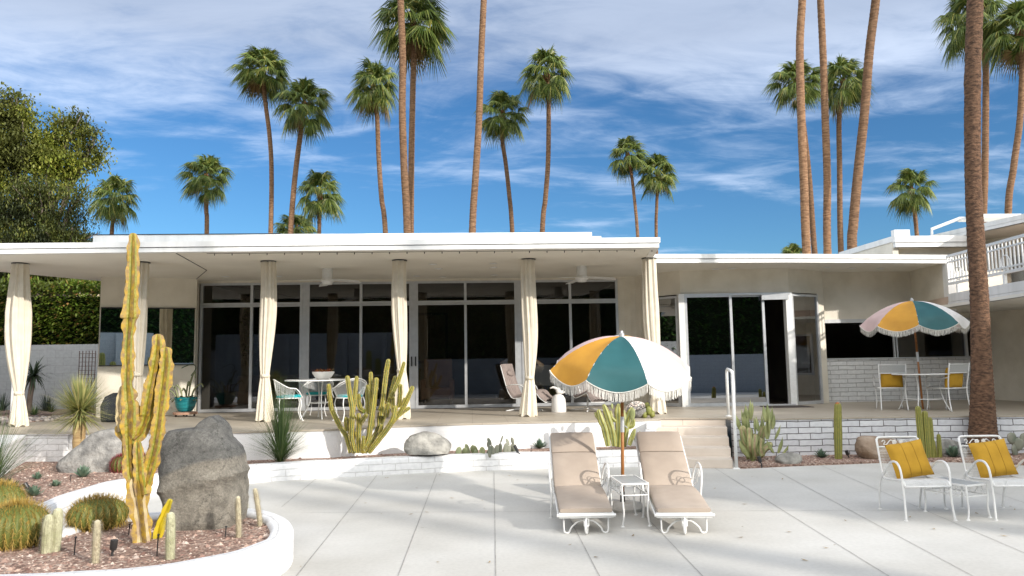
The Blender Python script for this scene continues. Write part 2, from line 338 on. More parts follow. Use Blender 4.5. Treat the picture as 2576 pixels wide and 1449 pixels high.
    def blade(s,p,d,L,w,droop=0,seg=4,mi=0,taper=1,cup=0):
        p=Vector(p); d=Vector(d).normalized(); side=d.cross(Vector((0,0,1)))
        if side.length<.05: side=Vector((random.uniform(-1,1),random.uniform(-1,1),0))
        side.normalize(); i0=len(s.v); q=p.copy(); dd=d.copy()
        for i in range(seg+1):
            t=i/seg; ww=w*(1-t**1.5)*.5 if taper==1 else w*.5*(math.sin(PI*min(1,(t*.85+.15)))**.6)*(1 if t<1 else 0.02)
            if i==seg: ww=w*.02
            nn=side.cross(dd)
            s.v.append(q-side*ww+nn*cup*ww); s.v.append(q+side*ww+nn*cup*ww)
            dd=(dd+Vector((0,0,-droop/seg))).normalized(); q=q+dd*(L/seg)
        for i in range(seg):
            a=i0+2*i; s.f.append((a,a+1,a+3,a+2)); s.uv.append(None); s.m.append(mi)
    def build(s,name,mats,parent=None,smooth=False,origin=None,auto=None,bevel=0,solid=0):
        me=bpy.data.meshes.new(name); og=wloc(parent) if parent else Vector((0,0,0))
        loc=Vector((0,0,0))
        if origin is not None: loc=Vector(origin)-og
        off=og+loc
        me.from_pydata([v-off for v in s.v],[],s.f)
        if any(u for u in s.uv):
            l=me.uv_layers.new(name='UVMap'); k=0
            for f,u in zip(s.f,s.uv):
                for i in range(len(f)):
                    l.data[k].uv=u[i] if u else (0,0); k+=1
        for m in (mats if isinstance(mats,(list,tuple)) else [mats]): me.materials.append(m)
        me.polygons.foreach_set('material_index',s.m)
        if smooth: me.polygons.foreach_set('use_smooth',[True]*len(s.f))
        me.update()
        if auto: me.set_sharp_from_angle(angle=R(auto))
        o=bpy.data.objects.new(name,me); C.objects.link(o); o.location=loc
        if parent: o.parent=parent
        if solid: mo=o.modifiers.new('s','SOLIDIFY'); mo.thickness=solid; mo.offset=0
        if bevel: mo=o.modifiers.new('b','BEVEL'); mo.width=bevel; mo.segments=2; mo.limit_method='ANGLE'
        return o
def dup(root,loc,rz=0,label=None,scale=None):
    def cp(o,par):
        c=o.copy(); C.objects.link(c); c.parent=par
        for ch in [x for x in kids.get(o.name,[])]: cp(ch,c)
        return c
    kids={}
    for x in C.objects:
        if x.parent: kids.setdefault(x.parent.name,[]).append(x)
    r=cp(root,None); r.location=loc; r.rotation_euler=(0,0,rz)
    if label: r['label']=label
    if scale: r.scale=(scale,)*3
    return r
def arc(c,r,a0,a1,n,ax=(1,0,0),ay_=(0,0,1)):
    c=Vector(c); ax=Vector(ax); ay_=Vector(ay_)
    return [c+ax*r*math.cos(R(a0+(a1-a0)*i/n))+ay_*r*math.sin(R(a0+(a1-a0)*i/n)) for i in range(n+1)]
def spline(pts,k=6):
    pts=[Vector(p) for p in pts]; out=[]
    for i in range(len(pts)-1):
        p0=pts[max(i-1,0)];p1=pts[i];p2=pts[i+1];p3=pts[min(i+2,len(pts)-1)]
        for j in range(k):
            t=j/k; out.append(.5*((2*p1)+(p2-p0)*t+(2*p0-5*p1+4*p2-p3)*t*t+(3*p1-p0-3*p2+p3)*t**3))
    out.append(pts[-1]); return out
def struct(o): o['kind']='structure'; return o
# ================================================================ SETTING
gm=MB(); gm.q([(-400,-200,-.45),(400,-200,-.45),(400,800,-.45),(-400,800,-.45)])
m_soil=M('dry_ground',(.22,.18,.13),(.30,.25,.19),1.5,.95,coord='Position')
struct(gm.build('ground',m_soil))
# pool deck outline follows the bed edges -------------------------------
curb_px=[(1700,1134),(1600,1134),(1400,1138),(1250,1142),(1100,1147),(900,1156),(760,1163),(650,1170),(560,1178),(470,1187),(390,1196),(312,1210),(230,1232),(150,1262),(105,1284)]
cp=[az(a,b,.25) for a,b in curb_px]
tip=[Vector((-4.28,7.22,.25)),Vector((-4.02,7.02,.25)),Vector((-3.75,7.0,.25))]
back=[az(a,b,.25) for a,b in [(230,1299),(400,1287),(520,1279),(621,1276)]]
end=[az(a,b,.25) for a,b in [(690,1287),(728,1306),(739,1330),(720,1358),(655,1385),(560,1408),(440,1430),(300,1447),(150,1456),(0,1462),(-150,1470),(-400,1490)]]
path=spline(cp+tip+back+end,5)
for p in path: p.z=0
def offs(path,d):
    o=[]
    for i,p in enumerate(path):
        t=(path[min(i+1,len(path)-1)]-path[max(i-1,0)]).normalized(); o.append(p+Vector((-t.y,t.x,0))*d)
    return o
# deck slab: big sheet under everything; beds stand on it
dk=MB(); dk.q([(-14,-6.6,0),(16,-6.6,0),(16,12.9,0),(-14,12.9,0)])
deck=struct(dk.build('pool_deck',m_deck))
jt=MB()
def joint(a,b,w=.0055,z=.004):
    a=Vector(a);b=Vector(b);a.z=b.z=z; d=(b-a).normalized(); s=Vector((-d.y,d.x,0))*w/2
    k=24
    for i in range(k):
        p=a.lerp(b,i/k);q=a.lerp(b,(i+1)/k); jt.q([p-s,p+s,q+s,q-s][::-1])
V0=lambda x,y:az(x,y,0)
def ext(a,b,t0,t1): a=V0(*a);b=V0(*b); return a+(b-a)*t0,a+(b-a)*t1
for a,b,t0,t1 in [((801,1200),(708,1276),0,1),((949.6,1194.6),(831.6,1342),0,3),((1099,1191.5),(1042,1342),0,3),((1242.7,1187),(1245.4,1342),0,3),
    ((1428.6,1296.7),(1487,1408.8),-1.55,2),((1549.4,1221.6),(1728.6,1408.8),-.2,2),((1795,1176),(1907.7,1246),0,6),((1933,1174),(2058,1241),0,6),((2067,1172),(2225,1240),0,5),((2290,1168),(2420,1212),0,3)]:
    joint(*ext(a,b,t0,t1))
joint(V0(757,1290),V0(1288,1288)); joint(V0(1288,1288),V0(2576,1283)); joint(V0(2576,1283),V0(3000,1281))
jt.build('expansion_joint',m_joint,deck)
# patio slab
pe=[az(a,b,PZ) for a,b in [(-250,1092),(0,1090),(175,1089),(372,1086.5),(560,1087),(700,1083),(820,1080),(960,1073),(1100,1067),(1300,1062),(1500,1058),(1662,1054.5)]]
per=[(3.18,13.33),(4.42,12.98),(4.42,12.65),(6.15,12.6),(7.6,12.5),(9.21,12.25),(14,11.6)]
poly=[(p.x,p.y) for p in pe]+per+[(14,17.3),(-11.5,17.3),(-11.5,pe[0].y)]
pt=MB(); pt.prism(poly,PZ-.028,PZ)
struct(pt.build('patio_floor',m_patio))
# white retaining wall under the patio, left and centre (set 3 mm back from the slab edge)
rw=MB()
fr=[Vector((p.x,p.y+.012,0)) for p in pe]
for a,b in zip(fr[:-1],fr[1:]): rw.wall(a,b,-.02,PZ-.03,.15)
o=rw.build('retaining_wall',M('wall_paint',(.80,.80,.80),(.75,.75,.75),2.5,.8,.4,30,.01),origin=(-2,12.4,0)); tag(o,'smooth white retaining wall under the patio edge behind the candelabra cactus','wall')
rw=MB(); s_=0
pr=[Vector((x,y+.012,0)) for x,y in per[2:]]
for a,b in zip(pr[:-1],pr[1:]): rw.wall(a,b,-.05,PZ-.03,.15)
o=rw.build('block_wall',m_brickr,origin=(7,12.5,0)); tag(o,'white slump block retaining wall with dark joints below the right patio','wall')
# curbs
def sweep(name,path,h,w,mat,round_=.03,label=None,cat='wall'):
    mb=MB(); L=0; i0=0; prof=[(0,-.02),(0,h-round_),(round_*.35,h-round_*.3),(round_,h),(w-round_,h+.004),(w-round_*.35,h-round_*.3),(w,h-round_),(w,-.02)]
    rows=[];ls=[]
    for i,p in enumerate(path):
        t=(path[min(i+1,len(path)-1)]-path[max(i-1,0)]).normalized(); nn=Vector((t.y,-t.x,0))*-1
        if i: L+=(path[i]-path[i-1]).length
        wob=noise.noise(Vector((L*2.2,0,3)))*.012; rows.append([p+nn*(-(a))*1+Vector((0,0,z+(wob if z>.05 else 0))) for a,z in prof]); ls.append(L)
    vs=[v for r in rows for v in r]; k=len(prof); F=[];U=[]
    pl=[0]
    for a,b in zip(prof[:-1],prof[1:]): pl.append(pl[-1]+math.dist(a,b))
    for i in range(len(rows)-1):
        for j in range(k-1):
            F.append((i*k+j,i*k+j+1,(i+1)*k+j+1,(i+1)*k+j)); U.append([(ls[i],pl[j]),(ls[i],pl[j+1]),(ls[i+1],pl[j+1]),(ls[i+1],pl[j])])
    F.append(tuple(range(k))); U.append([(0,0)]*k); F.append(tuple(range((len(rows)-1)*k,len(rows)*k))[::-1]); U.append([(0,0)]*k)
    mb.add(vs,F,0,U); o=mb.build(name,mat,smooth=True,auto=50,origin=path[len(path)//2]); tag(o,label,cat); return o
sweep('curb_wall',path,.25,.2,m_brick,.035,'low curving white block curb edging the gravel cactus beds','wall')
# left retaining curb (patio level) round the gravel
lp=[az(a,b,.2) for a,b in [(185,1119),(163,1121),(130,1130),(102,1140),(54,1168),(19,1190),(-60,1240),(-180,1300)]]
lp=spline(lp,4)
for p in lp: p.z=0
lp=[p for p in lp]
sweep('raised_curb',lp,.60,-.32,m_brick,.03,'taller curved white block wall behind the left gravel bed by the grass clump','wall') if False else None
mb=MB(); L=0
inn=[Vector((p.x,p.y,0)) for p in lp]
back_=[Vector((p.x-.0,p.y,0)) for p in lp]
outer=[(p.x,p.y) for p in inn]
poly=outer+[(-12,inn[-1].y),(-12,pe[0].y-.02),(pe[0].x,pe[0].y-.02)]+[(p.x,p.y-.02) for p in pe[1:3]]
mb.prism(poly,-.02,PZ-.02)
o=mb.build('raised_curb',m_brick,origin=(-6,11,0),bevel=.025); tag(o,'broad white block wall curving out from the patio at left, behind the wispy grass clump','wall')
# gravel surfaces
inner=offs(path,.0)
inside=[(p.x,p.y) for p in offs(path,-.1)]
gpoly=inside+[(-12,inside[-1][1]),(-12,pe[0].y+.1)]+[(p.x,p.y+.06) for p in pe]
gpoly=[(x,y) for x,y in gpoly]
g=MB()
g.prism(gpoly,.05,.205)
struct(g.build('gravel_bed',m_gravel))
rpoly=[(p.x,p.y) for p in [az(a,b,0) for a,b in [(1853,1180),(2000,1173),(2110,1169),(2212,1165),(2300,1163),(2400,1163),(2500,1166),(2576,1171),(2700,1183)]]]+[(12,12.3),(4.4,12.72)]
g=MB(); g.prism(rpoly,-.02,.03); struct(g.build('gravel_strip',m_gravel))
def inpoly(x,y,P):
    c=False; j=len(P)-1
    for i in range(len(P)):
        if (P[i][1]>y)!=(P[j][1]>y) and x<(P[j][0]-P[i][0])*(y-P[i][1])/(P[j][1]-P[i][1])+P[i][0]: c=not c
        j=i
    return c
random.seed(3); pb=MB()
def peb(x,y,z,r,mb=pb):
    a=random.random()*6.28; rx=r*random.uniform(.8,1.5); ry=r*random.uniform(.6,1); rz=r*random.uniform(.5,.9); i0=len(mb.v)
    ca,sa=math.cos(a),math.sin(a)
    for (px,py,pz) in ((1,0,0),(0,1,.1),(-1,0,.1),(0,-1,0),(0.1,.1,1),(-.4,.5,.6)):
        X=px*rx;Y=py*ry; mb.v.append(Vector((x+X*ca-Y*sa,y+X*sa+Y*ca,z+pz*rz)))
    for f in ((0,1,4),(1,5,4),(1,2,5),(2,3,5),(3,4,5),(3,0,4)): mb.f.append(tuple(i0+k for k in f)); mb.uv.append(None); mb.m.append(0)
k=0
while k<9000:
    y=5.1+random.random()**1.3*7.5; x=random.uniform(-7.5,3.3)
    if abs(x)>y*.75: continue
    if inpoly(x,y,gpoly): peb(x,y,.203,random.uniform(.008,.016) if random.random()<.93 else random.uniform(.02,.034)); k+=1
k=0
while k<1600:
    x=random.uniform(4.2,9.6); y=random.uniform(11.4,12.7)
    if inpoly(x,y,rpoly): peb(x,y,.029,random.uniform(.012,.022)); k+=1
o=pb.build('gravel_stones',m_peb); o['kind']='stuff'
# steps
mb=MB(); TR=Vector((4.40,13.0,0)); un=Vector((.962,-.273,0)); vn=Vector((-.273,-.962,0))
for i in range(-1,4):
    h_=PZ-.031 if i<0 else PZ-.131*(i+1); a_=TR+vn*(.385*i if i>=0 else -.3)+vn*(.0 if i>=0 else 0); b_=TR+vn*(.385*(i+1) if i>=0 else 0)
    mb.prism([tuple((a_-un*1.25).xy),tuple((b_-un*1.25).xy),tuple(b_.xy),tuple(a_.xy)],-.01,h_)
o=mb.build('garden_steps',m_step,origin=(3.85,11.6,0),bevel=.008); tag(o,'pale stone steps rising from the pool deck to the patio beside the handrail','steps')
mb=MB(); mb.prism([(2.74,12.0),(2.92,12.0),(3.25,13.3),(3.04,13.3)],-.01,PZ-.16); mb.prism([(2.95,12.8),(3.14,12.8),(3.26,13.3),(3.07,13.3)],PZ-.158,PZ-.05)
o=mb.build('stair_pier',m_brick,origin=(3.2,12.5,0),bevel=.02); tag(o,'white painted low pier wall at the left side of the stone steps','wall')
# handrail
hb=az(1853,1180,0); ht=az(1845,1050,PZ)
root=empty('handrail',hb,'white tubular handrail beside the stone steps','handrail')
b=MB(); tp=ay(1836,935,hb.y+.02); P0=Vector((hb.x,hb.y,0)); P1=Vector((hb.x+.0,hb.y,tp.z-.04)); P2=P1+Vector((-.01,.05,.055)); q=Vector((ht.x,ht.y+.25,PZ)); P3=Vector((q.x,q.y-.05,tp.z+.02)); P4=Vector((q.x,q.y,tp.z-.06))
b.tube([P0,P0.lerp(P1,.5),P1,P1+Vector((0,.012,.035)),P2,P3,P3+Vector((0,.04,-.03)),P4,q],.026,12); b.build('rail',m_white,root,smooth=True)
for p,z in ((P0,0),(q,PZ)):
    b=MB(); b.lathe([(.055,z),(.055,z+.012),(.035,z+.022)],(p.x,p.y,0),16); b.build('base_flange',m_white,root)
# ================================================================ HOUSE
WY=17.6
house=empty('house',(0,WY,0),'long low white modernist house with flat roof and full height dark windows','house')
FT=SZ+.165    # fascia top
def P2(p): return (p.x,p.y)
edge=[(-12.5,13.1),(-8,13.07),(-4.66,13.0),(3.30,12.9),(3.62,14.93),(6.7,15.07),(10.28,15.42)]
roofpoly=edge+[(10.28,24),(-5.9,24),(-5.9,17.8),(-8.28,17.5),(-9.8,15.0),(-12.5,14.9)]
mb=MB(); mb.prism(roofpoly,SZ,SZ+.05); mb.build('roof_canopy',m_soffit,house)
# fascia boards: lower narrow board and upper flashing standing prouder
def ring(poly,d):
    o=[];n=len(poly)
    for i in range(n):
        a=Vector(poly[i-1] if i else poly[0]);b=Vector(poly[i]);c=Vector(poly[(i+1)] if i<n-1 else poly[i])
        d1=(b-a).normalized() if (b-a).length>1e-6 else (c-b).normalized(); d2=(c-b).normalized() if (c-b).length>1e-6 else d1
        n1=Vector((d1.y,-d1.x));n2=Vector((d2.y,-d2.x)); mm=(n1+n2).normalized(); k=d/max(.3,mm.dot(n1)); o.append((b.x+mm.x*k,b.y+mm.y*k))
    return o
def fascia(name,d0,d1,z0,z1,mat):
    a=ring(edge,d0); b=ring(edge,d1); mb=MB(); mb.prism(b+a[::-1],z0,z1); return mb.build(name,mat,house)
fascia('fascia_board',-.12,.012,SZ-.012,SZ+.062,m_roof)
fascia('drip_groove',-.12,.004,SZ+.062,SZ+.074,m_black)
fascia('roof_flashing',-.12,.034,SZ+.074,FT,m_roof)
mb=MB(); mb.prism(ring(edge,-.12)+roofpoly[7:],SZ+.05,FT-.03); mb.build('roof_deck',m_roof,house)
# raised parapet box behind the fascia
a=ad(193,589,14.6); b=ad(1507,584,14.6); zt=(a.z+b.z)/2
mb=MB(); mb.box(-7.05,2.35,14.25,22,FT-.03,FT+.345); mb.build('upper_roof',m_roof,house,bevel=.01)
mb=MB(); mb.box(-7.05,-3.6,14.24,14.4,FT+.345,FT+.357); mb.build('roof_edge_strip',m_black,house); mb=MB(); mb.box(2.36,2.62,14.6,15.1,FT-.03,FT+.25); mb.build('vent_base',m_black,house)
mb=MB(); mb.box(2.38,2.6,14.62,15.05,FT+.25,FT+.33); mb.build('roof_vent',m_alum,house)
# soffit wire
mb=MB(); P=[az(443,637,SZ-.004),az(520,680,SZ-.004),Vector((-6.22,17.22,SZ-.004))]
mb.tube(P,.008,5); mb.tube([Vector((-6.22,17.22,SZ-.01)),Vector((-6.2,17.2,2.4)),Vector((-6.19,17.2,1.2))],.008,5)
mb.tube([az(x,640-.0085*(x-520)-2,SZ-.006) for x in range(520,1660,60)],.004,4)
for x in range(540,1660,44): 
    p=az(x,640-.0085*(x-520)-2,SZ-.006); mb.tube([p,p+Vector((0,0,-.035))],.008,5)
mb.build('light_cable',m_black,house)
# left stucco wall with mirror
WL=[(-7.98,16.55),(-6.14,17.1)]
mb=MB(); mb.wall(WL[0],WL[1],PZ,SZ,.3); mb.build('left_wall',m_stucco,house)
mi=empty('wall_mirror',(-7,16.9,1.6),'long frameless mirror on the stucco wall reflecting the hedge and white garden wall','mirror')
A=Vector((*WL[0],0));B=Vector((*WL[1],0)); d=(B-A).normalized(); nn=Vector((d.y,-d.x,0))
k=6; mb=MB()
z0,z1=1.655+(932-921)/FL*17,1.65+(934-787)/FL*17
for i in range(k):
    a0=A+d*(.03+1.86*i/k)+nn*.03; a1=A+d*(.03+1.86*(i+1)/k)+nn*.03
    bend=.012*(1 if i%2 else -1)
    mb.q([a0+Vector((0,0,z0)),a1+nn*bend*0+Vector((0,0,z0)),a1+Vector((0,0,z1)),a0+Vector((0,0,z1))])
mb.build('mirror_pane',m_mirror,mi,solid=.01)
for zt_ in (z0-.012,z1+.012):
    mb=MB(); mb.bar(A+d*.02+nn*.025+Vector((0,0,zt_)),A+d*1.9+nn*.025+Vector((0,0,zt_)),.03,.02); mb.build('mirror_trim',m_black,mi)
# main window wall ------------------------------------------------------
TZ=PZ+2.44; TOPZ=SZ-.05
def X(px,py=900): return ay(px,py,WY).x
bays=[ (505,632,757),(775,908,1033),(1049,1172,1299),(1316,1437,1555)]
mb=MB(); xs=[X(500),X(1558)]
mb.box(xs[0]-.12,xs[1],WY-.03,WY+.1,SZ-.05,SZ); mb.box(xs[0]-.12,xs[0]-.02,WY-.035,WY+.1,PZ,SZ-.05)
mb.build('window_header',m_stucco,house)
for bi,(a,b_,c_) in enumerate(bays):
    xa,xb,xc=X(a-3),X(b_),X(c_+3)
    w=MB(); fw=.055
    for z0_,z1_ in ((PZ,TZ),(TZ,TOPZ)):
        w.box(xa,xa+fw,WY-.045,WY+.045,z0_+.0,z1_); w.box(xc-fw,xc,WY-.045,WY+.045,z0_,z1_)
        w.box(xa+fw,xc-fw,WY-.042,WY+.042,z1_-.05,z1_-.002); w.box(xa+fw,xc-fw,WY-.042,WY+.042,z0_+.002,z0_+(.07 if z0_==PZ else .05))
        w.box(xb-.03,xb+.03,WY-.05,WY+.05,z0_+.05,z1_-.05)
    w.box(xa-.005,xc+.005,WY-.06,WY-.045,TZ-.03,TZ-.012)
    f=w.build('window_frame',m_alum,house)
    for z0_,z1_ in ((PZ+.07,TZ-.05),(TZ+.05,TOPZ-.05)):
        for l,r_ in ((xa+fw,xb-.03),(xb+.03,xc-fw)):
            g=MB(); g.q([(l,WY,z0_),(r_,WY,z0_),(r_,WY,z1_),(l,WY,z1_)]); g.build('window_pane',m_glass,f)
    if bi<3:
        p=MB(); nx=X(bays[bi+1][0]-3); p.box(xc,nx,WY-.03,WY+.12,PZ,SZ-.05); p.build('window_post',m_alum if bi!=9 else m_white,house)
for px in (1036,1046):
    h=MB(); x=X(px); h.box(x-.015,x+.015,WY-.085,WY-.05,1.65-.02,1.65+.2); h.build('door_handle',m_black,house)
# curved stucco wall and bay window ------------------------------------
bw=[(X(1558),WY-.03)]+[(X(1558)+.55*math.sin(R(a)),WY-.03-.5*(1-math.cos(R(a)))) for a in (15,30,45,60,75,90)]
bw=[(x+.0,y) for x,y in bw]
bayp=[bw[-1],(4.64,16.36),(7.02,16.18),(7.86,16.62)]
mb=MB()
for a,b in zip(bw[:-1],bw[1:]): mb.wall(a,b,PZ,SZ,.2)
mb.build('curved_wall',m_stucco,house,smooth=True,auto=35)
mb=MB()
for a,b in zip(bayp[:-1],bayp[1:]): mb.wall(a,b,TZ+.03,SZ,.2)
mb.wall(bayp[-1],(8.06,16.72),PZ,SZ,.2); mb.build('bay_wall',m_stucco,house)
def pane(a,b,t0,t1,z0,z1,mat,fwid=.05,dy=0,slab=None,frame=True):
    a=Vector((*a,0));b=Vector((*b,0)); d=(b-a).normalized(); n_=Vector((d.y,-d.x,0))*(.02+dy); p=a.lerp(b,t0)+n_; q=a.lerp(b,t1)+n_
    fr=MB(); Z=Vector((0,0,1))
    fr.bar(p+Z*z0+d*fwid/2,p+Z*z1+d*fwid/2,fwid,.06,up=n_.normalized()); fr.bar(q+Z*z0-d*fwid/2,q+Z*z1-d*fwid/2,fwid,.06,up=n_.normalized())
    fr.bar(p+Z*(z1-.025)+d*fwid,q+Z*(z1-.025)-d*fwid,.056,.05); fr.bar(p+Z*(z0+.035)+d*fwid,q+Z*(z0+.035)-d*fwid,.056,.07)
    f=fr.build('window_frame',m_alum,house); g=MB(); g.q([p+d*fwid+Z*(z0+.07),q-d*fwid+Z*(z0+.07),q-d*fwid+Z*(z1-.05),p+d*fwid+Z*(z1-.05)]); g.build('window_pane',mat,f); return f
pane(bayp[0],bayp[1],.12,.93,PZ,TZ,m_glass2)
L=(7.02-4.64)
def tx(px): return (ay(px,900,16.27).x-4.64)/L
pane(bayp[1],bayp[2],.03,tx(1846),PZ,TZ,m_glass2,.055)
pane(bayp[1],bayp[2],tx(1838),tx(1928),PZ,TZ,m_glass2,.055,dy=-.07)
pane(bayp[2],bayp[3],.03,.97,PZ,TZ,m_glass2)
mb=MB(); mb.box(4.57,4.70,16.28,16.44,PZ,TZ+.03); mb.build('window_post',m_white,house); mb=MB(); mb.box(6.93,7.07,16.14,16.30,PZ,TZ+.03); mb.build('window_post',m_white,house)
mb=MB(); mb.wall((4.64,16.30),(7.02,16.12),TZ-.02,TZ+.03,.1); mb.wall((6.4,16.16),(6.98,16.11),TZ-.13,TZ-.02,.06); mb.build('door_track',m_alum,house); mb=MB(); mb.wall((4.64,16.28),(7.02,16.10),PZ,PZ+.03,.14); mb.build('door_sill',m_alum,house)
p=az(1977,900,1.5); 
# recessed bar wall: block below, long dark opening above
BY=16.95
mb=MB(); mb.wall((8.06,BY),(12.6,BY),PZ,1.65-.02,.25); mb.build('block_wall_panel',m_brickb,house)
mb=MB(); mb.wall((8.06,16.72),(8.06,BY+.1),PZ,SZ,.06); mb.wall((8.06,BY),(12.6,BY),2.55,SZ,.25); mb.build('recess_wall',m_stucco,house)
mb=MB(); mb.box(8.06,12.5,BY-.03,BY+.05,2.47,2.55); mb.box(8.06,12.5,BY-.03,BY+.28,1.63,1.655); xq=ay(2252,870,BY).x
mb.box(xq-.03,xq,BY+.0,BY+.05,1.655,2.47); mb.box(xq+.05,xq+.08,BY+.03,BY+.08,1.655,2.47); mb.box(11.5,11.56,BY,BY+.05,1.655,2.47)
f=mb.build('window_frame',m_alum,house)
g=MB(); g.q([(xq,BY+.06,1.66),(11.5,BY+.06,1.66),(11.5,BY+.06,2.47),(xq,BY+.06,2.47)]); g.build('window_pane',m_glass,f)
# interior shell
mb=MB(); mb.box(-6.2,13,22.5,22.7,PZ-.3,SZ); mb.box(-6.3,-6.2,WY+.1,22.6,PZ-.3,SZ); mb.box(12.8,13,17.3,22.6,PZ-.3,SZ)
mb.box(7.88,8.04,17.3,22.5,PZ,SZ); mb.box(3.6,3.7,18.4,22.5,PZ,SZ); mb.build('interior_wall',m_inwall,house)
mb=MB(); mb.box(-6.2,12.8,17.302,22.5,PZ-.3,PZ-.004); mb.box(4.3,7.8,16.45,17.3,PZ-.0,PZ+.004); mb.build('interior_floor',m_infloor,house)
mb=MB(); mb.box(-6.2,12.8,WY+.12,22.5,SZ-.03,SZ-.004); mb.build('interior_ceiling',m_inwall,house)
mb=MB()
for x,z,w,hh,mm in ((-2.2,1.7,1.5,1.9,0),):
    mb.box(x,x+w,22.44,22.49,z,z+hh-.4)
    mb.box(x+.08,x+w-.08,22.42,22.44,z+.08,z+hh-.48,1)
mb.build('framed_picture',[m_black,m_inwall],house)
# furniture inside, seen through the glass
root=empty('wing_chair',(-.85,18.6,PZ),'tan wing chair standing inside behind the sliding doors','chair')
mb=MB(); mb.box(-1.2,-.5,18.35,18.9,PZ+.18,PZ+.45); mb.box(-1.25,-1.12,18.35,18.95,PZ+.15,PZ+.65); mb.box(-.56,-.43,18.35,18.95,PZ+.15,PZ+.65); mb.build('seat',m_tan,root,bevel=.05)
mb=MB(); mb.prism([(-1.2,18.88),(-.48,18.88),(-.5,19.02),(-1.18,19.02)],PZ+.3,PZ+1.15); mb.build('backrest',m_tan,root,bevel=.05)
for x in (-1.18,-.52):
    for y in (18.4,18.95): mb=MB(); mb.box(x-.02,x+.02,y-.02,y+.02,PZ,PZ+.16); mb.build('leg',m_black,root)
root=empty('sofa',(-5.0,18.9,PZ),'low brown sofa inside behind the leftmost window','sofa')
mb=MB(); mb.box(-5.9,-4.2,18.6,19.3,PZ+.12,PZ+.42); mb.build('seat',m_tan2,root,bevel=.05)
mb=MB(); mb.box(-5.9,-4.2,19.3,19.5,PZ+.12,PZ+.8); mb.build('backrest',m_tan2,root,bevel=.05)
for x in (-5.98,-4.2): mb=MB(); mb.box(x,x+.14,18.6,19.4,PZ+.1,PZ+.6); mb.build('armrest',m_tan2,root,bevel=.04)
root=empty('sideboard',(1.7,18.7,PZ),'pale low cabinet with open lid inside the right window','cabinet')
mb=MB(); mb.box(1.2,2.3,18.3,18.9,PZ+.45,PZ+.95); mb.build('cabinet_body',M('cream_lacquer',(.5,.5,.42),(.45,.45,.38),4,.4),root,bevel=.01)
for x in (1.24,2.24):
    for y in (18.34,18.84): mb=MB(); mb.box(x,x+.04,y,y+.04,PZ,PZ+.45); mb.build('leg',m_black,root)
# ceiling fans and downlights
def fan(loc,rz,label):
    root=empty('ceiling_fan',loc,label,'ceiling fan','white ceiling fans under the patio soffit')
    b=MB(); b.lathe([(.10,0),(.11,-.03),(.11,-.2),(.13,-.21),(.14,-.26),(.10,-.29),(.09,-.33),(.02,-.34)],loc,20); b.build('motor_housing',m_white,root,smooth=True,auto=40)
    for k in range(3):
        a=rz+k*2*PI/3; b=MB(); d=Vector((math.cos(a),math.sin(a),0)); s=Vector((-d.y,d.x,0)); c0=Vector(loc)+Vector((0,0,-.24))
        P=[];F=[]
        for i in range(7):
            t=i/6; w=.05+.045*math.sin(t*2.2); z=-.05*t
            P+= [c0+d*(.1+.6*t)-s*w+Vector((0,0,z+.012)),c0+d*(.1+.6*t)+s*w+Vector((0,0,z-.012))]
        F=[(2*i,2*i+1,2*i+3,2*i+2) for i in range(6)]; b.add(P,F); b.build('blade',m_white,root,solid=.008)
p=az(824,676,SZ); fan((p.x,p.y,SZ),R(-12),'white three blade ceiling fan above the round dining table')
p=az(1463,670,SZ); fan((p.x,p.y,SZ),R(-15),'white three blade ceiling fan above the taupe recliners')
for i,(a,b) in enumerate([(1089,664),(1103,675),(1112,696),(1240,662),(1241,672),(1243,691),(1048,694),(1340,702),(567,695),(700,694),(1530,700),(1800,676),(1842,674),(2080,672),(2143,674),(2215,675)]):
    b_=MB(); c=az(a,b,SZ); b_.lathe([(.085,-.004),(.085,-.012),(.06,-.016),(.055,-.006)],(c.x,c.y,SZ),20,mi=0); 
    o=b_.build('downlight',m_white,origin=(c.x,c.y,SZ)); tag(o,'small round recessed light in the white patio soffit','ceiling light','recessed lights in the soffit')
# ================================================================ RIGHT WING
wing=empty('guest_wing',(12,16,0),'two storey white wing with balcony railing at the right edge','building')
mb=MB()
# upper side wall of main roof volume
mb.wall((10.15,15.45),(10.3,17.2),2.75,SZ,-.12); mb.build('side_wall',m_stucco,wing)
mb=MB(); mb.box(10.14,10.3,15.36,15.52,2.62,SZ-.02); mb.build('corner_pier',m_roof,wing)
A=az(2390,762,2.75); B=az(2640,722,2.75)
low=[(A.x-.05,A.y),(B.x,B.y),(20,9.5),(22,22),(10.31,22),(10.31,17.3),(A.x-.05,17.3)]
mb=MB(); mb.prism(low,2.66,2.72); mb.build('lower_soffit',m_soffit,wing)
mb=MB(); mb.wall((low[0][0],low[0][1]-.01),(low[1][0],low[1][1]-.01),2.66,2.76,.1); mb.wall((low[0][0],low[0][1]-.03),(low[1][0],low[1][1]-.03),2.765,2.93,.1); mb.build('lower_fascia',m_roof,wing)
mb=MB(); mb.prism([(low[0][0]+.15,low[0][1]+.15),(low[1][0]+.15,low[1][1]+.15),(20,9.7),(22,21.9),(10.35,21.9),(10.35,16.8)],2.72,2.9); mb.build('balcony_floor',m_terrace,wing)
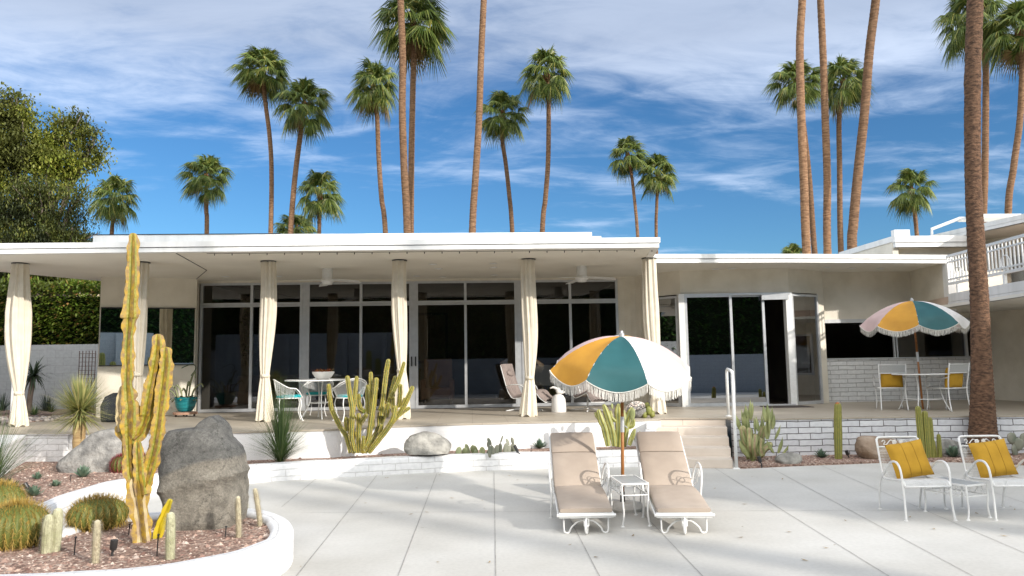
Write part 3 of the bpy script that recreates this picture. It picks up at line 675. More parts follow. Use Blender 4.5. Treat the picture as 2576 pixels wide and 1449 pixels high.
# ground floor wall with window
g0=(11.6,17.2); g1=(12.75,13.0)
mb=MB(); mb.wall((12.6,BY),(11.95,BY-.01),PZ,2.66,.2); mb.wall((11.9,17.0),(12.6,12.0),PZ,1.2,.2); mb.wall((11.9,17.0),(12.6,12.0),2.35,2.66,.2); mb.wall((11.9,17.0),(12.08,15.7),1.2,2.35,.2);mb.wall((12.3,14.2),(12.6,12.0),1.2,2.35,.2); mb.build('ground_wall',m_stucco,wing)
mb=MB(); mb.wall((12.15,15.7),(12.35,14.2),1.2,2.35,.02); mb.build('window_pane',m_glass,wing)
mb=MB(); mb.wall((12.06,15.72),(12.10,15.64),1.2,2.35,.1); mb.wall((12.1,15.66),(12.3,14.2),1.2,1.26,.1); mb.wall((12.1,15.66),(12.3,14.2),2.3,2.35,.1); mb.build('window_frame',m_alum,wing)
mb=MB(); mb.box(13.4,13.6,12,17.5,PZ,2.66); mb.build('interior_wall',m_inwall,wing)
# balcony railing
def rl(x,v,z): return az(x,v,z)
rb=MB(); RA=Vector((low[0][0]+.12,low[0][1]+.1,0)); RB=Vector((low[1][0]+.12,low[1][1]+.1,0)); dr=(RB-RA)
top0=ay(2420,632,RA.y).z; 
for t,zz,hh in ((0,3.70,.04),):
    rb.bar(RA+Vector((0,0,3.72)),RB+Vector((0,0,3.72)),.05,.05); rb.bar(RA+Vector((0,0,3.60)),RB+Vector((0,0,3.60)),.03,.03); rb.bar(RA+Vector((0,0,3.24)),RB+Vector((0,0,3.24)),.03,.03); rb.bar(RA+Vector((0,0,3.15)),RB+Vector((0,0,3.15)),.05,.05)
n_=28
for i in range(n_+1):
    p=RA+dr*(i/n_); rb.bar(p+Vector((0,0,3.15)),p+Vector((0,0,3.72)),.022,.022)
    if i%7==3: rb.bar(p+Vector((0,0,2.9)),p+Vector((0,0,3.17)),.05,.05)
for i in (3,10,17,24): rb.tube(arc(RA+dr*((i+.5)/n_)+Vector((0,0,3.33)),.13,0,360,16,dr.normalized()),.011,6)
rb.build('balcony_railing',m_white,wing)
# upper storey
U1=az(2640,545,4.75); U0=az(2312,617,4.75); 
upoly=[(U0.x,U0.y),(U1.x,U1.y),(24,12),(30,30),(U0.x,30)]
mb=MB(); mb.prism(upoly,4.75,4.82); mb.build('upper_soffit',m_soffit,wing)
mb=MB(); mb.wall((U0.x,U0.y-.02),(U1.x,U1.y-.02),4.75,4.83,.1); mb.wall((U0.x,U0.y-.05),(U1.x,U1.y-.05),4.835,4.95,.12); mb.build('upper_fascia',m_roof,wing)
q0=az(2254,616,4.5); q1=az(2318,616,4.5)
mb=MB(); mb.box(q0.x,U0.x+.3,q0.y,q0.y+3,4.44,4.5); mb.box(q0.x+.25,U0.x+5,q0.y+.3,q0.y+8,2.9,4.44); mb.build('upper_wall',m_stucco,wing)
mb=MB(); mb.box(q0.x-.02,U0.x+.3,q0.y-.03,q0.y+.1,4.44,4.56); mb.box(q0.x-.05,U0.x+.3,q0.y-.06,q0.y+.1,4.565,4.72); mb.box(q0.x-.05,q0.x+.35,q0.y-.06,q0.y+.1,4.72,4.88); mb.build('parapet_fascia',m_roof,wing)
e=az(2112,636,4.72); gx=q0.x-.04
mb=MB(); ww=[(gx,q0.y+.1),(e.x,e.y)]; mb.wall(ww[0],ww[1],2.9,4.58,-.15); mb.build('gable_wall',m_stucco,wing)
mb=MB(); mb.wall((gx-.03,q0.y),(e.x-.03,e.y),4.585,4.73,-.2); mb.build('gable_fascia',m_roof,wing)
mb=MB()
W0=Vector((U0.x+1.2,U0.y-.5,0));W1=Vector((U1.x+2.0,U1.y+.2,0))
mb.wall(W0,W1,2.9,4.75,.2); mb.build('upper_room_wall',m_stucco,wing)
g=MB()
for i in range(5):
    a=W0.lerp(W1,.25+.15*i); b=W0.lerp(W1,.25+.15*i+.1); g.wall(a+Vector((-.02,-.03,0)),b+Vector((-.02,-.03,0)),2.95,4.2,.02)
g.build('window_pane',m_glass2,wing)
mb=MB(); s0=az(2338,600,4.9); mb.tube([s0+Vector((0,0,-.75)),s0+Vector((0,0,-.2)),s0+Vector((.05,-.05,-.02)),s0+Vector((.05,-.05,.25)),s0+Vector((.7,-.3,.5)),s0+Vector((1.1,-.4,.48))],.045,8); mb.box(s0.x+.7,s0.x+2.0,s0.y-.9,s0.y-.2,s0.z+.42,s0.z+.5); mb.build('roof_pipe',m_white,wing)
# far beige house at left edge
far=empty('beige_house',(-19,30,0),'beige rendered neighbouring house at the far left edge','house')
mb=MB(); mb.box(-32,ay(22,640,30).x,30,38,0,6.9); mb.build('wall',m_beigeb,far)
mb=MB(); mb.box(-32.3,ay(22,640,30).x+.3,29.8,38.2,6.9,7.1); mb.build('roof',m_terra,far)
# ================================================================ GARDEN WALLS, HEDGES
mb=MB(); mb.wall((-13.2,20.2),(-6.3,20.2),-.4,2.33,.2); o=mb.build('garden_wall',m_wallw,origin=(-10,20.2,0)); tag(o,'white garden wall below the hedge at the far left','wall')
mb=MB(); mb.wall((-13.2,-7),(-13.2,20.1),-.4,2.55,.2); o=mb.build('garden_wall',m_wallw,origin=(-13.2,6,0)); tag(o,'white block side wall of the garden seen in the mirror','wall')
mb=MB(); mb.wall((-13,-7),(19,-7),-.4,1.95,.2); o=mb.build('garden_wall',m_wallw,origin=(0,-7,0)); tag(o,'white block wall across the pool side seen reflected in the bay windows','wall')
def foliage_box(n,x0,x1,y0,y1,z0,z1,size,face,amp=.25,seed=1):
    """leaf clumps over the surface of a clipped hedge; face: list of 'x-','x+','y-','y+','z'"""
    random.seed(seed); b=MB()
    for _ in range(n):
        f=random.choice(face); x=random.uniform(x0,x1);y=random.uniform(y0,y1);z=random.uniform(z0,z1); nz=noise.noise(Vector((x*.9,y*.9,z*.9)))*amp+noise.noise(Vector((x*3,y*3,z*3)))*amp*.4
        dep=random.random()**2*.45
        if f=='y-': y=y0-nz+dep; d=Vector((0,-1,0))
        elif f=='y+': y=y1+nz-dep; d=Vector((0,1,0))
        elif f=='x+': x=x1+nz-dep; d=Vector((1,0,0))
        elif f=='x-': x=x0-nz+dep; d=Vector((-1,0,0))
        else: z=z1+nz*.8-dep*.5; d=Vector((0,0,1))
        d=(d+Vector((random.uniform(-1,1),random.uniform(-1,1),random.uniform(-.5,.9)))*.9).normalized()
        b.blade((x,y,z),d,size*random.uniform(.7,1.3),size*.45,.5,2,taper=0)
    return b
def hedge(label,n,box,size,face,mat,seed,amp=.3):
    x0,x1,y0,y1,z0,z1=box; root=empty('hedge',((x0+x1)/2,(y0+y1)/2,z0),label,'hedge')
    c=MB(); c.box(x0+.35,x1-.35,y0+.35,y1-.35,z0,z1-.35); c.build('woody_core',M('hedge_core',(.02,.03,.01),rough=1),root)
    foliage_box(n,*box,size,face,amp,seed).build('foliage',mat,root)
hedge('tall clipped green hedge behind the white garden wall at left',30000,(-14.5,-6.3,20.6,22.2,1.7,4.0),.13,['y-','y-','y-','z','x+'],m_hedge,4)
hedge('dark green side hedge above the garden wall shown in the mirror',14000,(-15.2,-13.4,-7,20,2.2,5.6),.26,['x+','x+','z'],m_dhedge,5)
hedge('dark tall hedge behind the pool reflected in the windows',14000,(-15,13,-9.6,-7.4,1.7,6.3),.30,['y+','y+','z'],m_dhedge,6)
# broadleaf trees
def crown_mb(cl,n,size,seed,drop=.5,w=.5):
    random.seed(seed); b=MB()
    tot=sum(c[1][0]*c[1][1]*c[1][2] for c in cl)
    for c,r in cl:
        k=int(n*r[0]*r[1]*r[2]/tot); sub=[]
        for _ in range(max(6,k//55)):
            d=Vector((random.gauss(0,1),random.gauss(0,1),random.gauss(0,1))).normalized()*random.random()**.35
            sub.append(Vector((c[0]+d.x*r[0],c[1]+d.y*r[1],c[2]+d.z*r[2])))
        for _ in range(k):
            p=random.choice(sub); e=Vector((random.gauss(0,.24),random.gauss(0,.24),random.gauss(0,.17)))*max(.8,r[0]*.35)
            d=Vector((random.uniform(-1,1),random.uniform(-1,1),random.uniform(-1.0,.6)))
            b.blade(p+e,d,size*random.uniform(.6,1.4),size*w,drop,2,taper=0)
    return b
def btree(base,trunk,cl,n,size,mat,seed,label,name='broadleaf_tree',limbs=True,group=None,w=.5,drop=.5):
    root=empty(name,base,label,'tree',group); b=MB(); random.seed(seed)
    top=Vector(trunk[-1]); b.tube(spline([Vector(base)]+[Vector(t) for t in trunk],4),[ .28*(1-.5*i/(len(trunk)*4)) for i in range(len(trunk)*4+1)],10)
    for c,r in cl:
        c=Vector(c); s=Vector(base).lerp(top,random.uniform(.55,1)); mid=s.lerp(c,.5)+Vector((0,0,.3)); b.tube(spline([s,mid,c],4),[.12-.01*i for i in range(9)],6)
        for _ in range(4):
            q=c+Vector((random.uniform(-1,1)*r[0],random.uniform(-1,1)*r[1],random.uniform(-.6,1)*r[2]))*.9; b.tube(spline([mid,mid.lerp(q,.5)+Vector((0,0,.2)),q],3),[.05-.006*i for i in range(7)],5)
    b.build('trunk',m_barkd,root,smooth=True)
    crown_mb(cl,n,size,seed,drop,w).build('crown',mat,root)
def cpx(x,y,D,rx,rz,ry=None):
    p=ad(x,y,D); k=D/FL; return (tuple(p),(rx*k,(ry or rx*k*.9),rz*k))
b0=ad(60,640,27); btree((b0.x,b0.y,-.4),[(b0.x+.3,b0.y,4),(b0.x,b0.y+.3,6)],[cpx(20,300,27,58,55),cpx(60,370,27,70,55),cpx(-40,420,27,90,90),cpx(170,335,27.5,52,40),cpx(215,390,27.5,42,42),cpx(130,420,27,70,45),cpx(-60,300,27,60,60),cpx(235,350,27.5,22,45),cpx(30,245,27,32,18),cpx(180,300,27.5,40,18)],36000,.125,m_tree,11,'big yellow green broadleaf tree at far left above the roof',drop=.9)
b0=ad(120,640,25.5); btree((b0.x,b0.y,-.4),[(b0.x,b0.y,4),(b0.x+.2,b0.y,6)],[cpx(20,540,25.5,70,50),cpx(90,520,25.5,45,60),cpx(150,560,25.5,50,45),cpx(200,500,25.5,32,50),cpx(130,480,25.5,40,30),cpx(130,600,25.5,95,30),cpx(20,610,25.5,70,35),cpx(215,590,25.5,26,40),cpx(60,470,25.5,40,30)],25000,.11,m_tree2,12,'dense dark green fine leaved tree rising behind the left hedge',drop=1.2,w=.35)
b0=ad(150,700,25); btree((b0.x,b0.y,-.4),[(b0.x,b0.y,3),(b0.x+.2,b0.y,4.5)],[cpx(110,680,25,70,40),cpx(200,690,25,50,40),cpx(20,690,25,60,50),cpx(150,650,25,60,30),cpx(60,700,25,60,30),cpx(180,715,25,60,20)],14000,.11,m_tree2,13,'loose dark shrubby tree just over the hedge under the patio roof',drop=1)
# off-frame tree on the right that shades the armchairs and the right patio
def gc(a_,c_,h_): L=h_/.394; a2=a_-L; return (-.72*a2+.694*c_, .694*a2+.72*c_, h_)
btree((15.6,1.6,-.4),[(15.7,1.5,2.5),(15.8,1.3,4.2)],[(gc(3.7,10.4,5.5),(1.9,1.9,1.25)),(gc(4.0,12.7,5.6),(1.9,1.9,1.3)),(gc(3.0,14.2,5.4),(1.6,1.6,1.1))],13000,.26,m_tree,15,'spreading shade tree beside the pool beyond the right edge',w=.6)
btree((20.0,5.6,-.4),[(20.0,5.6,2.8),(20.0,5.8,4.8)],[(gc(3.8,15.2,5.6),(2.0,2.0,1.4)),(gc(4.2,17.8,5.8),(2.1,2.1,1.5)),(gc(4,20.5,5.8),(2.1,2.1,1.5)),(gc(7.0,16.4,7.2),(1.9,1.9,1.3)),(gc(7.6,19,7.4),(2,2,1.4))],20000,.26,m_tree,16,'second shade tree farther back beyond the right edge',w=.6)
# ================================================================ PALMS
def palm_crown(seed,n=42,dead=2,Rr=1.8):
    random.seed(seed); b=MB()
    for k in range(n):
        t=k/n; el=R(92-140*t**1.05+random.uniform(-9,9)); a=k*2.39996+random.uniform(-.25,.25)
        mi=0
        if k>=n-dead: mi=1
        d=Vector((math.cos(a)*math.cos(el),math.sin(a)*math.cos(el),math.sin(el)))
        pl=Rr*random.uniform(.42,.64)*(1 if el<R(60) else .85); p=Vector((0,0,random.uniform(-.25,.1))); q=p+d*pl*.55; d2=(d+Vector((0,0,-.18))).normalized(); h=q+d2*pl*.45
        # petiole
        s=d.cross(Vector((0,0,1))); s=s.normalized() if s.length>.05 else Vector((1,0,0)); 
        i0=len(b.v); b.v+=[p-s*.03,p+s*.03,q-s*.018,q+s*.018,h-s*.012,h+s*.012]
        for f in ((0,1,3,2),(2,3,5,4)): b.f.append(tuple(i0+x for x in f)); b.uv.append(None); b.m.append(0)
        # fan
        L=Rr*random.uniform(.46,.58); dd=(d2+Vector((0,0,-.22))).normalized(); s=dd.cross(Vector((0,0,1))); s=s.normalized() if s.length>.05 else Vector((1,0,0))
        s=(s+Vector((0,0,random.uniform(-.35,.35)))).normalized(); nrm=s.cross(dd).normalized(); ns=26
        for j in range(ns):
            th=R(-112+224*(j+.5)/ns); hw=R(224/ns)*.52; l=L*(.80+.20*math.cos(th))*random.uniform(.9,1.05)
            fold=-.35*abs(math.sin(th))  # fan folds down at its sides
            def pt(r,aa,z=0): 
                v=dd*math.cos(aa)*r+s*math.sin(aa)*r; return h+v+nrm*(fold*r+z)+Vector((0,0,-.20*(r/L)**2.2*L))
            m_=l*.46; i0=len(b.v)
            tipd=Vector((random.uniform(-.04,.04),random.uniform(-.04,.04),-random.uniform(.15,.45)*l))
            b.v+=[h,pt(m_,th-hw),pt(m_,th,.035),pt(m_,th+hw),pt(l,th)+tipd]
            for f in ((0,1,2),(0,2,3),(1,4,2),(2,4,3)): b.f.append(tuple(i0+x for x in f)); b.uv.append(None); b.m.append(mi)
    return b
crowns=[]
m_palmr=m_palm
for s in range(5):
    me=palm_crown(s+20,n=[46,52,42,48,56][s],dead=[1,1,0,2,1][s]); me=me.build('crown_proto',[m_palm,m_dead]); crowns.append(me.data); bpy.data.objects.remove(me)
bootm=MB(); bootm.lathe([(.09,-.55),(.16,-.45),(.19,-.2),(.17,0),(.10,.2)],(0,0,0),12,mod=lambda a,i:1+.18*math.sin(a*5+i*2)); bm_=bootm.build('boot_proto',m_petiole); bootme=bm_.data; bpy.data.objects.remove(bm_)
def palm(label,D,pts,wpx,crown=None,vi=0,rz=0,near=False,crad=None,trunkmat=None):
    """pts: trunk pixels top->bottom; crown=(x,y,width px)"""
    P=[ad(x,y,D) for x,y in pts]; P=P[::-1]
    low=P[0].copy(); dirn=(P[0]-P[1]).normalized() if len(P)>1 else Vector((0,0,-1))
    k=(low.z+.45)/max(.5,-dirn.z) if dirn.z<-.3 else 0
    base=Vector((low.x+dirn.x*k*.5,low.y,-.45)); pp=spline([base]+P,8)
    root=empty('palm_tree',base,label,'palm tree','tall fan palms around the house')
    w=wpx*D/FL/2; tot=len(pp)
    # resample dense rings
    dense=[]
    for i in range(tot-1):
        for j in range(3): dense.append(pp[i].lerp(pp[i+1],j/3))
    dense.append(pp[-1]); z0=dense[0].z; z1=dense[-1].z
    rr=[]
    for i,p in enumerate(dense):
        t=(p.z-z0)/(z1-z0); r_=w*(1.22-.30*t+(.35*math.exp(-(p.z+.4)/.5)))*(1+.05*noise.noise(Vector((i*.9,D,0)))+(.03 if i%2 else -.02)); rr.append(r_)
    b=MB(); b.tube(dense,rr,14); b.build('trunk',trunkmat or m_trunk,root,smooth=True,auto=60)
    if crown:
        c=ad(crown[0],crown[1],D); s=crown[2]*D/FL/3.35
        o=bpy.data.objects.new('crown',crowns[vi%5]); C.objects.link(o); o.parent=root; o.location=c-base; o.rotation_euler=(R(random.uniform(-9,9)),R(random.uniform(-9,9)),rz); o.scale=(s*random.uniform(.93,1.06),s,s*random.uniform(.95,1.22))
        o=bpy.data.objects.new('frond_base',bootme); C.objects.link(o); o.parent=root; o.location=c-base; o.scale=(s,s,s)
    return root
random.seed(5)
PL=[
('short fan palm next to the big leafy tree',50,[(286,500),(284,545),(281,590)],10,(287,497,118),0,.3),
('fan palm standing alone left of the leaning pair',52,[(519,460),(519,530),(520,590)],11,(519,443,130),1,1.2),
('fan palm with drooping crown and one yellow frond, left of the leaning pair',44,[(662,190),(668,260),(678,340),(683,430),(681,590)],11,(661,178,146),4,2.2),
('fan palm leaning right, its crown just below the tall left one',43,[(764,280),(757,330),(745,420),(737,500),(731,590)],13,(766,262,148),1,.9),
('short stocky fan palm behind the leaning trunk',48,[(804,500),(803,545),(803,590)],10,(805,487,125),2,1.9),
('low fan palm showing only its crown over the roof by the stocky palm',52,[(746,590),(746,600)],10,(745,578,112),3,.2),
('fan palm with slim trunk left of the two crossing trunks',43,[(943,230),(949,300),(953,400),(960,500),(970,590)],12,(940,215,140),3,2.9),
('very tall palm trunk in front of the big crown, top out of view',33,[(1004,-260),(1006,-100),(1008,0),(1013,150),(1012,280),(1017,430),(1025,590)],17,(1004,-290,260),0,.5),
('tall fan palm with the largest crown at top centre',37,[(1044,80),(1041,130),(1038,250),(1035,400),(1033,590)],15,(1040,58,200),4,1.5),
('very tall bare palm trunk left of centre of the sky, top out of view',34,[(1228,-260),(1222,-100),(1217,0),(1210,150),(1205,300),(1196,450),(1188,590)],16,(1228,-290,260),1,.1),
('fan palm with curved leaning trunk beside the tall bare trunk',44,[(1262,300),(1263,350),(1272,410),(1281,490),(1289,590)],11,(1265,285,140),2,.8),
('straight fan palm right of the curved one',42,[(1377,195),(1380,260),(1379,400),(1372,500),(1364,590)],12,(1375,185,147),0,2.6),
('small fan palm, left of the two at right of centre',52,[(1580,395),(1588,435),(1598,520),(1605,605)],8,(1580,390,108),2,1.1),
('small fan palm, right of the two at right of centre',52,[(1655,440),(1652,520),(1651,605)],8,(1655,434,110),1,2.0),
('fan palm hidden behind two bare trunks, its crown on the left of them',40,[(2010,215),(2022,320),(2036,450),(2050,645)],13,(2003,205,142),1,.6),
('tall bare trunk, leftmost of the three at right',30,[(2016,-260),(2018,-100),(2018,0),(2012,120),(2016,300),(2022,450),(2030,645)],19,(2016,-300,290),2,.4),
('tall bare trunk, middle of the three at right',31,[(2056,-260),(2060,-100),(2064,0),(2071,150),(2076,300),(2081,450),(2082,645)],17,(2056,-300,280),3,.2),
('fan palm with crown between the bare trunks at right',41,[(2120,215),(2111,290),(2112,420),(2116,645)],13,(2122,205,140),0,1.7),
('tall bare trunk leaning right, rightmost of the three at right',30,[(2216,-260),(2210,-100),(2203,0),(2187,130),(2175,280),(2160,420),(2147,560),(2144,645)],21,(2216,-300,290),4,.9),
('small fan palm above the white wing roof',53,[(2288,480),(2296,510),(2304,560),(2308,605)],10,(2293,476,118),2,.1),
('tiny palm crown peeking over the flat roof',62,[(1993,645),(1993,660)],8,(1993,652,85),3,.7),
('fan palm whose crown shows behind the thick near trunk',38,[(2478,60),(2480,200),(2478,420),(2474,645)],15,(2440,48,165),1,2.3),
('fan palm with leaning trunk at the top right corner',36,[(2572,90),(2573,150),(2566,300),(2550,420),(2536,560)],15,(2565,75,180),0,.3),
]
for l,D,p,w,c,v,rz in PL: palm(l,D,p,w,c,v,rz)
# thick near palm
D=12.4
pts=[(2462,-800),(2455,-100),(2453,0),(2447,200),(2447,400),(2452,550),(2461,700),(2466,820),(2470,950),(2472,1045),(2474,1120)]
P=[ad(x,y,D) for x,y in pts][::-1]; base=Vector((P[0].x,P[0].y,0)); root=empty('palm_tree',base,'thick rough palm trunk growing at the right edge of the patio','palm tree','tall fan palms around the house')
pp=spline([base]+P,10); dense=[]
for i in range(len(pp)-1):
    for j in range(2): dense.append(pp[i].lerp(pp[i+1],j/2))
rr=[]
for i,p in enumerate(dense):
    v=p.z; r_=.122+.014*max(0,4.5-v)*.5+.115*math.exp(-max(0,v)/.7); rr.append(r_*(1+.05*noise.noise(Vector((v*3,1,0)))+(.02 if i%2 else -.02)))
random.seed(9); b=MB(); b.tube(dense,rr,24,prof=lambda j,i:1+.05*noise.noise(Vector((j*.9,i*.35,4)))); b.build('trunk',m_trunk2,root,smooth=True,auto=60)
o=bpy.data.objects.new('crown',crowns[1]); C.objects.link(o); o.parent=root; o.location=P[-1]-base
# palms beyond the pool (reflected in the glass; their shadows streak the deck)
random.seed(8)
for i,(x,y,hh,r_,rot,lab) in enumerate([(21.0,-12.9,22,.19,0,'very tall palm far beyond the pool behind the camera'),(16.6,-4.2,17,.21,1,'palm behind the camera, right of the pair reflected in the bay window'),(15.1,-6.2,16.5,.21,3,'palm behind the camera, left of the pair reflected in the bay window')]):
    base=Vector((x,y,-.4)); root=empty('palm_tree',base,lab,'palm tree','tall fan palms around the house'); b=MB(); b.tube(spline([base,Vector((x+.35,y,hh*.5)),Vector((x,y,hh))],8),[r_*1.25-.004*k for k in range(17)],10); b.build('trunk',m_trunk,root,smooth=True)
    o=bpy.data.objects.new('crown',crowns[i]); C.objects.link(o); o.parent=root; o.location=Vector((x,y,hh))-base; o.rotation_euler=(0,0,rot)
#@@PART2
# ================================================================ CURTAINS
def curtain(px,label,wd=1,seed=0,tie=.27):
    c=az(px[0],px[1],PZ); t_=az(px[2],px[3],SZ); cy_=14.3
    cx=ay(px[0],px[1]-60,cy_).x; tx_=ay(px[2],px[3]+10,cy_).x
    root=empty('curtain',(cx,cy_,PZ),label,'curtain','cream curtains tied round the patio posts'); random.seed(seed)
    def sec(z):
        t=(z-PZ)/(SZ-PZ)     # 0 bottom .. 1 top
        w=.068+.058*wd*math.sin(max(0,min(1,(t-tie)/.42))*PI/2)-(max(0,t-.69)/.31)*(.012+.058*(wd-1))
        if t<tie: w=.064+.078*((tie-t)/tie)**.8
        return w
    b=MB(); n=72; rows=46; P=[]; ph=[random.random()*6 for _ in range(4)]; nf=7+seed%4; na=random.uniform(.12,.19)
    for i in range(rows+1):
        z=PZ+.015+(SZ-PZ-.03)*i/rows; w=sec(z); t=(z-PZ)/(SZ-PZ); xo=cx+(tx_-cx)*t+.02*math.sin(t*5+ph[3])+.012*noise.noise(Vector((t*3,seed*4.1,0)))
        for j in range(n):
            a=2*PI*j/n; f=1+na*math.sin(nf*a+ph[0]+1.1*math.sin(t*4+ph[2]))+.07*math.sin(16*a+ph[1]+t*2)+.05*math.sin(5*a+ph[2]-t*3)
            zz=z+(.025*math.sin(5*a+ph[1])+.015*math.sin(2*a) if i==0 else 0)
            P.append((xo+w*f*math.cos(a)*1.05,cy_+w*f*math.sin(a)*.9,zz))
    F=[(i*n+j,i*n+(j+1)%n,(i+1)*n+(j+1)%n,(i+1)*n+j) for i in range(rows) for j in range(n)]
    b.add(P,F); b.build('drape',m_curtain,root,smooth=True)
    z=PZ+tie*(SZ-PZ); b=MB(); xo=cx+(tx_-cx)*tie+.02*math.sin(tie*5+ph[3]); b.lathe([(.082,z-.03),(.085,z),(.082,z+.03)],(xo,cy_,0),24,mod=lambda a,i:1+.04*math.sin(6*a)); b.build('tie_band',m_curtain,root,smooth=True)
    b=MB(); b.lathe([(.045,PZ),(.045,SZ-.001)],(tx_,cy_+.0,0),12); b.build('post',m_white,root)
    b=MB(); b.lathe([(.145,SZ-.02),(.145,SZ-.006)],(tx_,cy_,0),20); b.build('curtain_track',m_black,root)
curtain((48,1070,51,661),'leftmost cream curtain, tied near its foot, at the corner of the patio',seed=1,wd=2.1,tie=.20)
curtain((341,1062,357,664),'cream curtain partly hidden behind the tall yellow cactus',seed=2,tie=.3)
curtain((668,1060,675,657),'cream curtain standing left of the round dining table',seed=3,wd=.95,tie=.28)
curtain((1009,1055,1005,656),'cream curtain rising behind the candelabra cactus',seed=4,wd=1.05,tie=.30)
curtain((1330,1046,1329,653.6),'cream curtain in front of the taupe recliner',seed=5,wd=1.0,tie=.24)
curtain((1650,1040,1633,649),'rightmost cream curtain, behind the poolside umbrella',seed=6,wd=1.15,tie=.22)
# ================================================================ PATIO UMBRELLAS
def umbrella(base,rad,apex,rim,rot,tiltx,label,dim,bz,poleh=None,hasbase=True,tilt=(0,0),lean=0):
    root=empty('patio_umbrella',base,label,'umbrella','striped fringed umbrellas'); bx,by=base[0],base[1]
    bs=Vector((bx,by,bz)); top=Vector((bx+tilt[0],by+tilt[1],apex))
    b=MB(); mid=bs.lerp(top,.62)
    b.tube([bs+Vector((0,0,.02)),mid],.019,10); b.tube([mid,top],.017,10); b.build('pole',m_wood,root,smooth=True)
    b=MB(); k=bs.lerp(top,.47); b.tube([bs.lerp(top,.44),k,bs.lerp(top,.53)],[.023,.024,.023],10); b.tube([k,k+Vector((.035,-.02,.01)),k+Vector((.05,-.03,-.01))],.008,6); b.build('tilt_joint',m_alum,root)
    b=MB(); b.lathe([(.03,-.02),(.032,.03),(.02,.035),(.018,.06),(.004,.062)],top,12); b.build('finial',m_alum,root)
    if hasbase:
        b=MB(); b.lathe([(.235,0),(.245,.03),(.22,.06),(.12,.075),(.05,.08)],(bx,by,bz),32); b.build('base',m_conc,root,smooth=True,auto=50)
        b=MB(); b.tube([bs+Vector((0,0,.07)),bs+Vector((0,0,.19))],.028,10); b.tube([bs+Vector((0,0,.15)),bs+Vector((.06,-.03,.15))],.008,6); b.build('stem_clamp',m_black,root)
    n=8; H=apex-rim; seg=10; rows=9
    axis=(top-bs).normalized()
    M3=Matrix.Rotation(R(lean),3,'X')@Vector((0,0,1)).rotation_difference(axis).to_matrix()
    def P(a,t,sag=0):
        # a angle inside panel coordinates; t 0..1 radius
        k=(a-rot)/(2*PI/n); fr_=k-math.floor(k); s=math.sin(PI*fr_)
        r=rad*t*(1-.055*s*t)
        z=-H*(t**2.05)-.03*s*math.sin(PI*t)
        if t>.86: q_=(t-.86)/.14; z-=q_*(.015+.115*s**.8); r*=1-.03*q_*s
        return top+M3@Vector((r*math.cos(a),r*math.sin(a),z))
    mats=[m_teal,m_wcan,m_pink,m_orange]; names=['teal','white','pale pink','amber']
    for i in range(n):
        a0=rot+2*PI*i/n; a1=rot+2*PI*(i+1)/n; b=MB(); V=[]
        ts=[0.012+.848*(j/rows) for j in range(rows)]+[.86,.895,.93,.965,1.0]
        for t in ts:
            for j in range(seg+1): V.append(P(a0+(a1-a0)*j/seg*.9999+.00001,t))
        nn=seg+1; F=[(r_*nn+j,r_*nn+j+1,(r_+1)*nn+j+1,(r_+1)*nn+j) for r_ in range(len(ts)-1) for j in range(seg)]
        b.add(V,F); b.build('canopy_panel',mats[i%4],root,smooth=True)['label']=names[i%4]+' canopy panel'
        b=MB()
        pts=[P(a0,t)+Vector((0,0,-.006)) for t in [0.02,.2,.4,.6,.8,.95]]; b.tube(pts,.006,5); b.build('rib',m_alum,root)
    # piping + fringe
    b=MB(); random.seed(int(rad*100)); N_=400
    rim_=[P(rot+2*PI*i/N_,1.0) for i in range(N_)]
    b.tube([p+(p-top).normalized()*.004 for p in rim_],.007,5,closed=True)
    for i in range(N_):
        p=rim_[i]; t=(rim_[(i+1)%N_]-rim_[i-1]).normalized()
        for q in range(2):
            pp=p+t*random.uniform(-.006,.006); L=.098*random.uniform(.88,1.1); e=pp+Vector((random.uniform(-.008,.008),random.uniform(-.008,.008),-L)); w_=t*.0030
            b.q([pp-w_,pp+w_,e+w_*.8,e-w_*.8])
    b.build('fringe',m_fringe,root)
p=az(1567,1280,0)
umbrella((p.x,p.y,0),.84,1.945,1.585,R(-127),0,'nearer teal, amber and white fringed umbrella on the pool deck','umbrella',0,tilt=(.035,-.05),lean=9)
p=az(2322,1032,PZ); ap=ay(2306,757,p.y)
umbrella((p.x,p.y,PZ),.93,ap.z,ap.z-.42,R(-116),0,'farther fringed umbrella over the dining table beside the thick palm','umbrella',PZ,hasbase=False,tilt=(-.07,0),lean=3)
